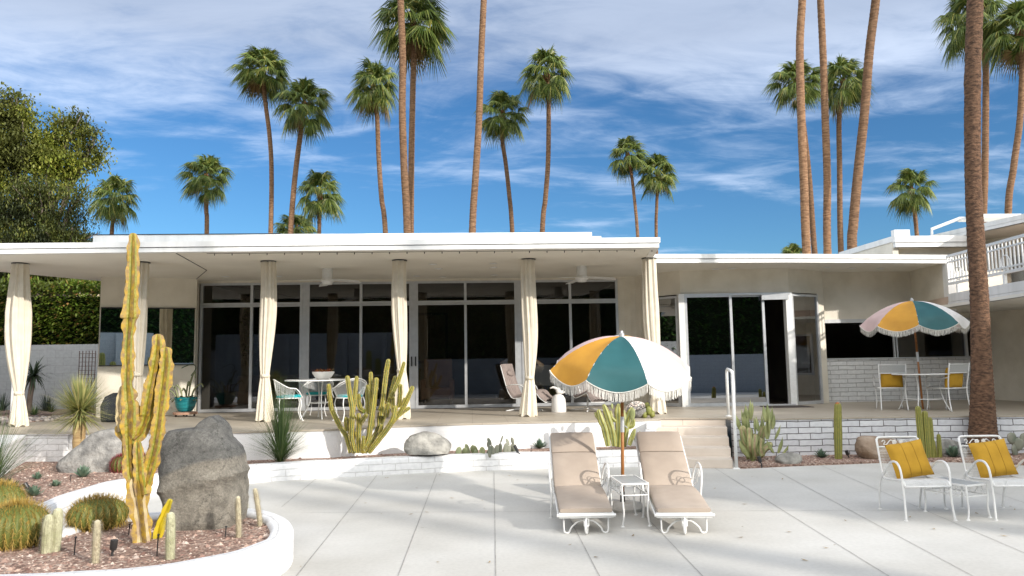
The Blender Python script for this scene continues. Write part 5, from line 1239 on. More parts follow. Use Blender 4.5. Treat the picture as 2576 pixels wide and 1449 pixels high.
# tall yellow euphorbia
Yb=az(357,1363,.2).y
def E_(pts): return [ay(x,y,Yb+ (dy if len(q_)>2 else 0)) for q_ in pts for x,y,dy in [(q_[0],q_[1],q_[2] if len(q_)>2 else 0)]]
root=empty('euphorbia_cactus',az(357,1363,.2),'tall yellow ribbed cactus with upright arms in front of the grey boulder','cactus')
def arm(pts,r,ribs=5,dep=.36,wob=.24,mats=(m_euph,m_euedge),nm='arm',sd=0,lab=None,par=None):
    b=MB(); ribcol(b,pts,r,ribs,dep,6,wob,sd); o=b.build(nm,list(mats),par or root,smooth=True,auto=55)
    if lab: o['label']=lab
    if mats[0] is mats[1]: return o
    b=MB(); random.seed(sd*3+1); P=spline(pts,8); acc=0
    rr=r if isinstance(r,list) else [r]
    for i in range(len(P)-1):
        acc+=(P[i+1]-P[i]).length
        if acc<.028: continue
        acc=0; T_=(P[i+1]-P[i]).normalized(); x=T_.cross(Vector((0,0,1)) if abs(T_.z)<.9 else Vector((1,0,0))).normalized(); y=T_.cross(x); rk=rr[min(len(rr)-1,int(i/len(P)*len(rr)))]
        for j in range(ribs):
            an=2*PI*j/ribs+random.uniform(-.08,.08); d_=x*math.cos(an)+y*math.sin(an); q=P[i]+d_*rk*(1+dep)*random.uniform(.93,1.05)
            for _ in range(3): b.blade(q,(d_+Vector((random.uniform(-.8,.8),random.uniform(-.8,.8),random.uniform(-.5,.8)))).normalized(),.016,.006,0,1)
    if len(b.f)>260: b.build('thorns',m_petiole,o)
    return o
arm(E_([(359,1366),(355,1320),(349,1270),(343,1225)]),[.066,.062,.064,.075],nm='trunk',sd=1,mats=(m_eubr,m_euedge))
arm(E_([(346,1262),(336,1220),(328,1180),(326,1130),(325,1085),(321,1050)]),[.05,.047,.044,.045,.048,.052],sd=2,nm='stem')
arm(E_([(325,1095),(326,1060),(327,1020)]),[.050,.060,.050],sd=3,nm='stem')
arm(E_([(326,1040),(323,1000),(320,960),(322,925)]),[.038,.050,.040,.040],sd=4,nm='stem')
arm(E_([(321,935),(321,890),(323,845),(328,790)]),[.037,.040,.037,.052],sd=5,nm='stem')
arm(E_([(328,800),(329,760),(332,710),(333,660),(334,615),(334,595)]),[.058,.050,.044,.040,.034,.026],sd=6,nm='stem')
arm(E_([(307,1085,.02),(303,1040,.02),(305,1000,.02),(309,978,.02)]),[.030,.034,.034,.026],sd=7,mats=(m_eubr,m_eubr),lab='dried brown corky arm')
arm(E_([(325,1108,.02),(312,1092,.03),(305,1078,.03)]),[.045,.042,.036],sd=8)
arm(E_([(350,1262,.02),(368,1205,.03),(380,1165,.03),(390,1120,.03),(398,1070,.03),(404,1020,.04),(412,960,.05),(417,910,.05),(417,885,.05)]),[.045,.046,.044,.042,.042,.044,.046,.044,.036],sd=9)
arm(E_([(336,1105,.02),(352,1090,.04),(365,1062,.05),(372,1035,.05)]),[.036,.040,.040,.044],sd=10)
arm(E_([(368,1045,.05),(375,1005,.05),(384,960,.06),(393,905,.06),(396,875,.06),(397,852,.06)]),[.050,.054,.054,.048,.040,.034],sd=11)
arm(E_([(358,1245,-.02),(352,1200,-.02),(349,1160,-.02),(347,1120,-.02)]),[.04,.042,.038,.030],sd=12)
arm(E_([(372,1262,-.03),(385,1225,-.05),(396,1190,-.05)]),[.03,.036,.028],sd=13) if False else None
root=empty('euphorbia_cactus',az(398,1355,.2),'small bright yellow cactus leaning beside the trunk of the tall one','cactus'); Yb=az(398,1355,.2).y
arm(E_([(396,1358),(402,1325),(412,1300),(422,1275),(427,1262)]),[.030,.036,.028,.026,.020],dep=.4,mats=(m_brighty,m_brighty),nm='stem',sd=14)
# candelabra cactus
cb_=az(920,1136,.205); Yc=12.0
root=empty('candelabra_cactus',(cb_.x,Yc,.2),'many armed yellow green cactus standing against the white retaining wall','cactus')
A_=[[(1150,775),(1112,640),(1062,560),(1002,440),(985,390)],[(990,420),(975,330),(965,215)],[(1185,775),(1155,640),(1160,500),(1160,400),(1140,280),(1122,150)],[(1165,470),(1180,330),(1198,150)],
[(1218,775),(1212,640),(1218,540),(1215,462)],[(1222,550),(1250,500),(1278,462)],[(1262,430),(1230,410),(1216,350),(1216,300)],[(1240,775),(1295,660),(1318,520),(1335,400),(1350,280),(1362,165)],
[(1290,450),(1288,330),(1290,222)],[(1325,470),(1318,300),(1318,115)],[(1262,775),(1335,660),(1395,540),(1440,420),(1478,310),(1520,150)],[(1478,320),(1545,180),(1592,30)],
[(1405,470),(1425,300),(1445,120),(1462,10)],[(1298,772),(1420,620),(1500,500),(1522,400)],[(1495,520),(1560,440),(1610,350),(1662,235)],[(1385,640),(1400,590),(1408,550)],[(1388,560),(1388,500),(1390,445)],
[(1505,440),(1500,380),(1502,320)],[(1552,390),(1560,300),(1562,215)],[(1575,440),(1590,380),(1596,330)],[(1250,775),(1252,720),(1256,650)],[(1118,590),(1112,540),(1110,492)],[(1165,680),(1170,640),(1172,600)],[(1145,620),(1140,560),(1135,500)],[(1330,560),(1330,530),(1330,500)],[(1540,470),(1590,430),(1630,405)],[(1450,470),(1460,420),(1462,370)],[(1180,500),(1175,480),(1168,470)],[(1395,420),(1402,390),(1408,372)]]
random.seed(6)
for i,a in enumerate(A_):
    b=MB(); yo=Yc+random.uniform(-.22,.22); k=len(a)
    pts=[ay(*z4(x,y),Yc+(yo-Yc)*min(1,j/2)) for j,(x,y) in enumerate(a)]; r_=.036 if k>3 else .031
    ribcol(b,pts,[r_*.92,r_,r_,r_*.85],6,.22,5,.06,i); b.build('arm',[m_cand,m_cande],root,smooth=True,auto=60)
    b=MB(); spines(b,pts,r_,6,.03,.035,0,i,2); o=b.build('spines',m_spw,root)
# woolly / silver columns
def column(base,toppx,r,mats,label,name='woolly_cactus',ribs=12,dep=.07,cat='cactus',group=None,z=.2,tipwool=True,edge=0,wob=.03,Y_=None):
    b0=az(*base,z)
    if Y_: b0=ay(base[0],base[1],Y_); b0.z=z
    b0=b0; t=ay(toppx[0],toppx[1],b0.y); root=empty(name,b0,label,cat,group)
    b=MB(); ribcol(b,[b0-Vector((0,0,.03)),b0.lerp(t,.3),b0.lerp(t,.7),t-Vector((0,0,r))],[r*.9,r,r,r*.85],ribs,dep,5,wob,base[0],edge=edge); b.build('stem',mats,root,smooth=True)
    if tipwool:
        b=MB(); random.seed(int(base[0])); P=b0; 
        for _ in range(1700):
            q=random.random(); a=random.random()*6.28; c_=b0.lerp(t,q*.97); d=Vector((math.cos(a),math.sin(a),random.uniform(-.2,.8))); b.blade(c_+Vector((math.cos(a),math.sin(a),0))*r*(1.0 if q<.93 else .6),d,.026,.0024,0,1)
        b.build('wool_spines',m_spw,root)
    return root
k_=6.16*0+1/FL
for base,top,wpx,mm,lab in [((117,1392),(124,1294),26,m_wool,'silvery woolly column cactus at the left of the touching pair'),((137,1388),(146,1278),26,m_wool,'silvery woolly column cactus at the right of the touching pair, slightly taller'),
    ((240,1418),(245,1308),17,m_woolb,'slim woolly column cactus in front of the barrel cactus'),((428,1408),(430,1288),22,m_wool,'woolly column cactus with a white tip in front of the small yellow one'),
    ((601,1353),(599,1248),13,m_woolb,'thin woolly column standing at the right foot of the big boulder'),((616,1288),(612,1200),18,m_wool,'greener woolly column just behind the right edge of the boulder'),
    ((656,1325),(642,1228),12,m_woolb,'thin leaning woolly column nearest the curve of the curb')]:
    D_=az(*base,.2).y; column(base,top,wpx*D_/FL/2*.92,mm,lab,group='woolly column cacti in the round bed')
# green columns right
for base,top,wpx,lab in [((2108,1137),(2107,1013),18,'single ribbed green column cactus with an orange tip in the right gravel strip'),]:
    D_=12.1; rt=column(base,top,wpx*D_/FL/2*.95,[m_col,m_cole],lab,'column_cactus',9,.16,z=.03,tipwool=False,edge=1,Y_=12.1); t=ay(top[0],top[1],D_); b=MB(); b.blob(t-Vector((0,0,.015)),(.035,.035,.025),3,.3,10,6); b.build('orange_tip',M('orange_wool',(.45,.16,.05),(.3,.1,.04),30,.9),rt)
for base,top,wpx,lab in [((2318,1118),(2309,1022),14,'tallest column of the green cactus cluster by the thick palm'),((2330,1120),(2326,1034),15,'middle column of the green cactus cluster by the thick palm'),((2342,1122),(2338,1050),14,'third column of the green cactus cluster, under the thick palm'),((2352,1126),(2347,1105),8,'stubby side column in the green cactus cluster'),((2363,1130),(2361,1092),10,'short brownish column at the right of the green cluster')]:
    D_=12.0; b0=Vector((ay(base[0],base[1],D_).x,D_,.02)); t=ay(top[0],top[1],D_); r_=wpx*D_/FL/2*.95; root=empty('column_cactus',b0,lab,'cactus','green column cacti beside the thick palm')
    b=MB(); ribcol(b,[b0,b0.lerp(t,.35),b0.lerp(t,.7),t-Vector((0,0,r_))],[r_,r_*1.05,r_,r_*.9],8,.16,5,.03,base[0]); b.build('stem',[m_col,m_cole],root,smooth=True,auto=50)
# barrels
def barrel(cpx_,basey,wpx,hpx,label,spm,red=False,ribs=24,z=.2,tuft=0,flesh=None):
    b0=az(cpx_,basey,z); D_=b0.y+wpx*b0.y/FL/2*.6; r_=wpx*D_/FL/2; h=hpx*D_/FL*.92; x_=ay(cpx_,basey-hpx/2,D_).x; c=Vector((x_,D_,z))
    root=empty('barrel_cactus',c,label,'cactus','round spiny barrel cacti in the gravel'); b=MB(); prof=[]
    for i in range(15):
        a=-PI*.42+PI*.92*i/14; prof.append((r_*max(.02,math.cos(a))**.8,h*.46+h*.54*math.sin(a)))
    n=ribs*4
    b.lathe(prof,c,n,mod=lambda a,i:1+.055*math.cos(a*ribs)); b.build('body',flesh or m_barrel,root,smooth=True)
    b=MB(); random.seed(int(cpx_))
    for k in range(ribs):
        a=2*PI*k/ribs
        for i in range(19):
            ph=-PI*.38+PI*.86*i/18; rr=r_*max(.02,math.cos(ph))**.8*1.055; q=c+Vector((math.cos(a)*rr,math.sin(a)*rr,h*.46+h*.54*math.sin(ph))); nrm=Vector((math.cos(a)*math.cos(ph),math.sin(a)*math.cos(ph),math.sin(ph)+.05))
            for _ in range(8):
                t_=Vector((-math.sin(a),math.cos(a),0))*random.uniform(-1,1)+Vector((0,0,1))*random.uniform(-1,.9); b.blade(q,nrm*.5+t_*.9,.068*(r_/.22)**.5*random.uniform(.6,1.2),.0040,.3,2)
    b.build('spines',spm,root)
    if tuft:
        b=MB()
        for _ in range(26):
            a=random.random()*6.28; rr=random.uniform(.1,.5)*r_; q=c+Vector((math.cos(a)*rr,math.sin(a)*rr,h*.975-rr*.18)); b.blob(q,(.014,.014,.016),random.random()*9,.3,6,4)
        b.build('dry_buds',m_petiole,root)
    return root
barrel(247,1336,125,74,'golden barrel cactus at the foot of the inner curb',m_spg,tuft=1,ribs=26)
barrel(40,1384,136,105,'large golden barrel cactus at the left edge with a woolly crown',m_spg,tuft=1,ribs=28)
barrel(-8,1305,110,80,'golden barrel cactus cut by the left edge behind the large one',m_spg,ribs=24)
barrel(208,1186,48,44,'small red spined barrel cactus right behind the blue grey rosette',m_spr,ribs=16)
barrel(306,1190,46,42,'red spined barrel cactus left half behind the tall yellow cactus',m_spr,ribs=16)
barrel(356,1187,42,42,'reddish barrel cactus between the arms of the tall cactus and the boulder',m_spr,ribs=16)
# tufts and rosettes
def tuft(name,base,n,L,wd,mat,label,cat,el=(10,85),droop=.6,r0=.02,seg=4,seed=0,taper=1,group=None,up=0,part='leaves',cup=0,root=None):
    base=Vector(base); root=root or empty(name,base,label,cat,group); b=MB(); random.seed(seed)
    for i in range(n):
        a=random.random()*6.283; e=R(random.uniform(*el)); d=Vector((math.cos(a)*math.cos(e),math.sin(a)*math.cos(e),math.sin(e))); b.blade(base+Vector((d.x*r0,d.y*r0,up*random.random())),d,L*random.uniform(.65,1.1),wd*random.uniform(.8,1.2),droop*random.uniform(.5,1.3),seg,0,taper,cup)
    b.build(part,mat,root); return root
# yucca with thick trunk
yb=ay(199,1112,11.9); yb.z=.2; yt=ay(201,1046,11.9); root=empty('yucca',yb,'spiky yellow green yucca rosette on a thick tan trunk','yucca')
b=MB(); b.tube(spline([yb-Vector((0,0,.05)),yb.lerp(yt,.5),yt],5),[.085+.008*((i%2)) for i in range(11)],14); b.build('trunk',m_gar,root,smooth=True,auto=50)
tuft('',yt+Vector((0,0,.02)),800,.56,.017,m_yucca,'','',el=(-18,86),droop=.12,r0=.05,seg=3,seed=3,up=.12,root=root,part='leaves')
tuft('',yt+Vector((0,0,-.02)),140,.46,.016,m_yucca,'','',el=(-35,5),droop=.3,r0=.07,seg=3,seed=4,root=root,part='lower_leaves')
# wispy grasses
gb=az(708,1137,.2); gb.y=11.75; gb.x=ay(706,1130,11.75).x
gt_=tuft('grass_tree',gb,520,.92,.007,m_grass,'fine leaved green grass tree fountain against the white wall under the curtain','plant',el=(30,89),droop=.75,r0=.04,seg=7,seed=6,up=.1)
tuft('',gb,230,1.22,.008,m_grass,'','',el=(74,90),droop=.22,r0=.03,seg=6,seed=61,up=.1,root=gt_,part='inner_leaves')
gb=az(-25,1235,.2); tuft('grass_tree',gb,330,1.05,.008,m_grass,'wispy grass clump reaching in from the left edge','plant',el=(30,88),droop=.55,r0=.05,seg=7,seed=7,up=.1)
for px,lab,L,n_,mat,z,sd in [((608,1150),'small blue green rosette beside the big boulder at the curb',.11,70,m_agave,.205,1),((786,1143),'tiny dark rosette between the grass and the candelabra cactus',.09,40,m_grass,.205,2),((1358,1128),'leafy green rosette left of the first chaise head',.17,90,m_agave,.205,3),
    ((1380,1120),'small dark rosette hidden against the chaise head',.14,50,m_grass,.205,4),((94,1205),'small grey green rosette nearest the left grass clump',.10,60,m_agave,.205,5),((140,1223),'small grey green rosette in the middle of the left bed',.09,60,m_agave,.205,6),((84,1248),'larger grey green rosette beside the black spotlight at left',.13,80,m_agave,.205,7),
    ((208,1200),'blue grey cup shaped rosette in front of the red barrel cactus',.16,70,m_agave,.205,8),((22,1240),'dark rosette under the left grass clump',.17,70,m_grass,.205,9),((50,1300),'small rosette behind the golden barrels',.12,50,m_agave,.205,13),((2055,1148),'small grey green rosette in the right gravel strip',.15,60,m_agave,.03,10),((2398,1150),'dark open rosette between the deck armchairs',.20,60,m_agave,.03,11)]:
    q=az(*px,z); L_=L; 
    if z<.1: q.y=min(q.y,12.3)
    tuft('succulent_rosette',q,n_,L_,L_*.22,mat,lab,'succulent',el=(8,88),droop=-.35,r0=.02,seg=4,seed=sd,taper=0,group='low rosettes in the gravel',cup=.3)
# left background planting
for px,Y_,L,n_,mat,lab,el in [((118,1012),17.6,.42,150,m_greyg,'grey spiky plant against the far white wall',(5,85)),((8,1000),18.2,.45,110,m_greyg,'grey spiky plant behind the leftmost curtain',(5,85)),((86,1044),16.3,.26,60,m_grass,'small green agave by the river stones',(15,80)),((128,1036),17.2,.22,50,m_grass,'small dark agave behind the yucca',(15,80))]:
    q=ay(*px,Y_); q.z=max(.55,min(q.z,.75)); tuft('spiky_plant',q,n_,L,.02,mat,lab,'plant',el=el,droop=.2,r0=.03,seg=3,seed=int(px[0]))
q=ay(72,1040,17.2); q.z=.65; t=ay(84,950,17.2); root=empty('aloe_tree',q,'dark aloe tree with a drooping head against the white wall','aloe'); b=MB(); b.tube(spline([q,q.lerp(t,.5)+Vector((-.02,0,0)),t],5),[.055]*11,10); b.build('trunk',m_barkd,root,smooth=True)
tuft('',t,75,.48,.05,m_aloe,'','',el=(-35,80),droop=1.25,r0=.03,seg=6,seed=5,root=root,up=.08)
b=MB(); random.seed(12)
gr_=MB(); gr_.prism([(-12,14.95),(-8.9,14.95),(-8.1,16.6),(-8.0,20.2),(-13.2,20.2),(-13.2,15)],.3,PZ+.012); o=struct(gr_.build('gravel_strip_far',m_gravel)); rename(o,'gravel_strip')
for _ in range(260):
    x=random.uniform(-9.9,-7.9); y=random.uniform(14.9,16.6)
    if x+ (y-14.9)*-.5> -8.75: continue
    b.blob((x,y,PZ+.02),(random.uniform(.03,.08),random.uniform(.03,.07),random.uniform(.02,.05)),random.random()*20,.3,8,5)
o=b.build('river_stones',m_cobble); o['kind']='stuff'
# trellis
tp=ay(219,900,18.6); root=empty('trellis',(tp.x,18.6,.65),'rusty metal lattice trellis beside the white garden wall','trellis'); b=MB()
for i in range(6): b.bar((tp.x-.18+.075*i,18.6,.65),(tp.x-.18+.075*i,18.6,2.12),.012,.012)
for i in range(14): b.bar((tp.x-.19,18.6,.75+.1*i),(tp.x+.21,18.6,.75+.1*i),.01,.01)
b.build('lattice',M('rusty_iron',(.10,.055,.045),(.16,.09,.07),20,.8),root)
# prickly pears
def pad(b,base,d,w,h,th,yaw):
    """flat oval pad growing from base along d; yaw spins its face"""
    d=Vector(d).normalized(); s=Vector((math.cos(yaw),math.sin(yaw),0)); s=(s-d*s.dot(d)).normalized(); nn=d.cross(s); c=Vector(base)+d*h*.5; i0=len(b.v); n=12; rows=8
    for i in range(rows+1):
        v=-1+2*i/rows; rr=math.sqrt(max(0,1-v*v)); sq=.78+.22*(v+1)/2
        for j in range(n):
            a=2*PI*j/n; b.v.append(c+d*(v*h*.5)+s*(math.cos(a)*rr*w*.5*sq)+nn*(math.sin(a)*rr**.6*th*.5))
    for i in range(rows):
        for j in range(n): b.f.append((i0+i*n+j,i0+i*n+(j+1)%n,i0+(i+1)*n+(j+1)%n,i0+(i+1)*n+j)); b.uv.append(None); b.m.append(0)
    return c+d*h*.46
def pear(base,spec,label,mat,name='prickly_pear',group='prickly pear clumps along the curb'):
    root=empty(name,base,label,'cactus',group)
    for (dx,dy,dz),d,w,h,yaw in spec:
        b=MB(); pad(b,Vector(base)+Vector((dx,dy,dz)),d,w,h,.022,yaw); b.build('pad',mat,root,smooth=True)
def clump(px,n,size,label,mat,seed,Y_,spread=.16,rows=2,tall=1,tw=.6,z=.2):
    random.seed(seed); base=ay(px[0],px[1],Y_); base.z=z; spec=[]
    for i in range(n):
        x=spread*(i/(max(1,n-1))*2-1)*1.0; y=random.uniform(-.08,.08); d=Vector((random.uniform(-.35,.35),random.uniform(-.3,.3),1)); h=size*random.uniform(.8,1.25); w=h*tw*random.uniform(.85,1.15); yaw=random.uniform(-.9,.9); spec.append(((x,y,-.01),d,w,h,yaw)); q=Vector((x,y,0))+d.normalized()*h*.9
        for k in range(rows-1):
            if random.random()<.8*tall:
                d2=Vector((random.uniform(-.5,.5),random.uniform(-.3,.3),1)); h2=h*random.uniform(.6,1); spec.append(((q.x,q.y,q.z),d2,h2*tw,h2,random.uniform(-1.2,1.2))); q=q+d2.normalized()*h2*.9
    pear(base,spec,label,mat)
clump((1182,1130),5,.19,'prickly pear clump right of the pale rock by the curb',m_pad,1,12.15,.20,1)
clump((1236,1135),4,.17,'narrow grey prickly pear next to the curb with budding tips',m_pad2,2,11.95,.07,2,.9,.45)
clump((1278,1132),5,.19,'grey prickly pear with upright dark pads near the middle of the white wall',m_pad2,3,12.25,.13,2,.9,.5)
clump((1215,1128),3,.15,'pale oval pads lying between the two prickly pears',m_pad,7,12.1,.1,1)
# tall opuntia behind umbrella pole
random.seed(31); base=Vector((ay(1555,1125,12.3).x,12.3,.2)); root=empty('tree_cactus',base,'tall yellow green branching cactus behind the umbrella pole','cactus')
for pts,r_ in [([(1530,1122),(1522,1080),(1512,1055),(1506,1035)],.05),([(1545,1122),(1540,1085),(1528,1045),(1520,1022)],.05),([(1556,1124),(1558,1080),(1556,1040),(1556,1022)],.06),([(1568,1124),(1572,1085),(1580,1050),(1588,1030)],.055),([(1512,1060),(1503,1048),(1498,1040)],.03),([(1582,1120),(1590,1100),(1596,1082)],.035),([(1548,1060),(1538,1050),(1536,1036)],.03),([(1576,1075),(1590,1070),(1594,1058)],.04)]:
    b=MB(); yo=random.uniform(-.1,.1); ribcol(b,[ay(x,y,12.3+yo) for x,y in pts],[r_*.8,r_,r_,r_*.6],6,.16,5,.12,r_*99); b.build('stem',[m_padg,m_cole],root,smooth=True,auto=60)
for x,y,w_,h_,yw in ((1572,1060,.09,.2,.3),(1590,1060,.1,.22,-.5),(1566,1030,.08,.15,.9),(1600,1115,.05,.2,.1),(1610,1118,.045,.22,-.2),(1540,1030,.05,.1,.4)):
    b=MB(); q=ay(x,y,12.25); pad(b,q,(random.uniform(-.2,.2),0,1),w_,h_,.03,yw); b.build('pad',m_padg,root,smooth=True)
# spear cactus cluster right of handrail
random.seed(41); base=Vector((ay(1905,1150,12.1).x,12.1,.02)); root=empty('spear_cactus',base,'bushy cactus of pointed yellow green spear pads right of the handrail','cactus')
def spear(x,y,h,w,lx,yw,Y_=12.1):
    b=MB(); q=ay(x,y,Y_); d=Vector((lx,random.uniform(-.12,.12),1)).normalized(); s=Vector((math.cos(yw),math.sin(yw),0)); nn=d.cross(s).normalized(); i0=len(b.v); rows=8
    for i in range(rows+1):
        t=i/rows; rr=w*.5*(math.sin(PI*min(1,t*.9+.12))**.8)*(1-t**3) ; c=q+d*h*t+s*(.02*math.sin(t*3)*lx)
        for j in range(8): a=2*PI*j/8; b.v.append(c+s*math.cos(a)*rr+nn*math.sin(a)*rr*.32)
    for i in range(rows):
        for j in range(8): b.f.append((i0+i*8+j,i0+i*8+(j+1)%8,i0+(i+1)*8+(j+1)%8,i0+(i+1)*8+j)); b.uv.append(None); b.m.append(0)
    b.build('spear_pad',m_padg,root,smooth=True)
for (x0_,y0_),(x1_,y1_) in (((1890,1150),(1868,1080)),((1893,1150),(1885,1085)),((1900,1150),(1898,1100)),((1908,1148),(1920,1080)),((1915,1145),(1912,1110)),((1905,1150),(1935,1120))):
    b=MB(); yo=random.uniform(-.15,.1); ribcol(b,[ay(x0_,y0_,12.1),ay((x0_+x1_)/2-3,(y0_+y1_)/2,12.1+yo),ay(x1_,y1_,12.1+yo)],[.065,.06,.05],5,.25,5,.15,x1_); b.build('stem',[m_eubr,m_padg],root,smooth=True,auto=60)
for x,y,h,w_,l,yw in [(1866,1088,.32,.07,-.32,.2),(1872,1070,.24,.06,-.12,.6),(1880,1062,.25,.07,-.05,-.3),(1889,1055,.28,.075,.02,.2),(1893,1045,.2,.05,.03,.7),(1876,1085,.28,.075,-.1,-.4),(1884,1090,.26,.07,-.02,.5),(1900,1090,.26,.08,.0,1.0),(1907,1085,.22,.06,-.05,.3),(1914,1095,.2,.07,.05,.2),(1922,1085,.25,.06,-.1,.5),(1927,1062,.24,.07,-.1,.1),(1933,1060,.25,.07,.02,-.5),(1940,1068,.26,.07,.15,.4),(1936,1090,.28,.08,.04,.9),(1943,1080,.22,.06,.2,.1),(1930,1105,.3,.09,.1,.2),(1888,1120,.3,.09,-.2,.4),(1882,1150,.28,.09,-.45,.1),(1950,1105,.22,.055,.45,.3),(1914,1148,.34,.1,-.05,.5),(1946,1140,.22,.06,-.5,.3),(1958,1140,.24,.06,.35,.2),(1898,1170,.2,.1,-.1,.6),(1968,1145,.18,.05,.7,.2),(1905,1130,.25,.09,.1,.2),(1878,1120,.22,.06,-.3,.7)]:
    spear(x,y,h*1.2,w_*1.35,l,yw,12.1+random.uniform(-.15,.15))
# ball pads at far right
random.seed(51); base=Vector((ay(2556,1125,12.0).x,12.0,.02)); root=empty('prickly_pear',base,'dark round padded prickly pear at the right edge under the brick wall','cactus')
for x,y,w_,h_,yw in ((2548,1118,.22,.20,.2),(2562,1135,.22,.22,-.2),(2556,1148,.2,.2,.5),(2577,1125,.2,.24,0)):
    b=MB(); pad(b,ay(x,y,12.0),(random.uniform(-.2,.2),0,1),w_,h_,.05,yw); b.build('pad',m_pad2,root,smooth=True)
# columnar cacti behind-left of the camera shown in the mirror
for i,(x,h,lab) in enumerate(((-5.2,2.3,'tallest dark column cactus reflected in the mirror'),(-4.75,1.9,'shorter dark column cactus reflected in the mirror'),(-3.2,2.1,'dark column cactus reflected near the mirror edge'))):
    root=empty('column_cactus',(x,-3.2,0),lab,'cactus'); b=MB(); ribcol(b,[(x,-3.2,0),(x+.02,-3.2,h*.5),(x,-3.2,h)],[.12,.13,.11],8,.2,6,.03,i); b.build('stem',[m_col,m_cole],root,smooth=True,auto=50)
mb=MB(); mb.wall((-13,-4),(-3.0,-4),-.4,3.35,.2)
for x in (-9.5,-6.6,-4.6): mb.box(x,x+.25,-3.8,-3.5,0,3.3)
o=mb.build('garden_wall',m_wallw,origin=(-7,-4,0)); tag(o,'tall white buttressed wall reflected in the long mirror','wall')
# ================================================================ ROCKS
def boulder(levels,Y0,depth,label,mat,name,zb,seed,amp=.05,n=64,origin=None,skew=0,fr=2.0,split=None,e=.72):
    """levels: (v, xl, xr) pixel extents at depth Y0; cross sections rounded"""
    rows=[]
    for v,xl,xr in levels:
        a=ay(xl,v,Y0);b=ay(xr,v,Y0); rows.append(((a.x+b.x)/2,(b.x-a.x)/2,(a.z+b.z)/2))
    H=rows[0][2]-zb; V=[];K=5; fine=[]
    for (c0,r0_,z0_),(c1,r1_,z1_) in zip(rows[:-1],rows[1:]):
        for k in range(K): t=k/K; fine.append((c0+(c1-c0)*t,r0_+(r1_-r0_)*t,z0_+(z1_-z0_)*t))
    fine.append(rows[-1]); b=MB(); of=Vector((seed*5.1,seed*2.3,seed)); cc=Vector(((fine[0][0]),Y0+depth*.3,zb+H*.5))
    for i,(c_,r_,z_) in enumerate(fine):
        t=(z_-zb)/H; dd=depth*(1-.45*max(0,t)**2)*(.75+.25*min(1,r_/max(.01,rows[len(rows)//2][1])))
        for j in range(n):
            a=2*PI*j/n; ca,sa=math.cos(a),math.sin(a)
            x=c_+r_*math.copysign(abs(ca)**e,ca); y=Y0+depth*.25+dd*.5*math.copysign(abs(sa)**e,sa)+skew*t
            p=Vector((x,y,z_)); d=(p-Vector((c_,Y0+depth*.25,z_))); d=d.normalized() if d.length>1e-5 else Vector((0,0,1))
            q=noise.noise(p*fr+of)*amp+abs(noise.noise(p*fr*2.3+of))*amp*.9-amp*.3+noise.noise(p*fr*6+of)*amp*.3+noise.noise(p*fr*14+of)*amp*.15
            if split: q+=split(p,sa)
            V.append(p+d*q)
    m_=len(fine); F=[(i*n+j,(i+1)*n+j,(i+1)*n+(j+1)%n,i*n+(j+1)%n) for i in range(m_-1) for j in range(n)]; F.append(tuple(range(n)))
    b.add(V,F); o=b.build(name,mat,origin=origin or (fine[-1][0],Y0+depth*.25,zb),smooth=True,auto=38); tag(o,label,'rock'); return o
Yg=az(500,1330,.2).y+.02
def crack(p,sa):
    # overhanging lip where the dark cap ends, and a notch low in the front face
    l=p.z-(.60+.22*(p.x+2.5)); q=0
    if sa<.3:
        q+=.03*math.exp(-(l/.05)**2) - .02*(1 if l<0 else 0)
    return q
boulder([(1051,508,516),(1057,497,528),(1065,487,538),(1074,479,545),(1081,470,548),(1086,408,550),(1096,397,553),(1110,388,559),(1122,382,571),(1134,380,583),(1150,381,589),(1175,383,596),(1205,386,600),(1240,393,601),(1270,400,600),(1295,404,597),(1312,410,594),(1328,424,588),(1338,440,570),(1350,445,565)],Yg,.62,'huge upright grey boulder with a dark slanting cap in the round bed',m_big,'boulder',.15,3,amp=.022,skew=.12,split=crack,fr=2.4,e=.5)
boulder([(1081,262,275),(1085,240,292),(1092,222,302),(1104,206,312),(1120,190,322),(1140,165,330),(1158,140,335),(1172,131,335),(1185,140,325),(1196,160,300)],11.35,.75,'speckled grey slanting boulder behind the red barrel cactus',m_granite,'boulder',.15,5,amp=.035)
boulder([(1088,1060,1075),(1091,1045,1090),(1098,1030,1105),(1108,1020,1120),(1120,1016,1132),(1130,1016,1134),(1142,1022,1128)],11.9,.55,'low pale streaked boulder beside the candelabra cactus',m_rockw,'boulder',.18,7,amp=.05)
boulder([(1099,2182,2215),(1102,2175,2240),(1108,2170,2262),(1120,2166,2275),(1135,2166,2285),(1150,2175,2285),(1162,2190,2280)],12.0,.5,'ochre brown boulder behind the left deck armchair',m_rockb,'boulder',.0,8,amp=.05)
boulder([(1140,1990,2002),(1143,1970,2015),(1150,1958,2021),(1158,1955,2022),(1166,1960,2017)],11.7,.3,'smooth oval pale stone in the right gravel strip',m_rockw,'boulder',.0,9,amp=.01)
boulder([(1108,2375,2405),(1113,2362,2418),(1125,2356,2422),(1140,2360,2422),(1150,2365,2415)],12.2,.4,'small pale rock right of the green column cluster',m_rockw,'boulder',.0,10,amp=.04)
boulder([(1122,2410,2420),(1128,2402,2430),(1138,2398,2435),(1150,2402,2432)],12.0,.3,'small dark grey rock beside the right deck armchair',m_granite,'boulder',.0,11,amp=.03)
boulder([(1062,2380,2386),(1064,2372,2392),(1068,2366,2398)],12.3,.1,'x',m_rockw,'boulder',.0,11,amp=.03) if False else None
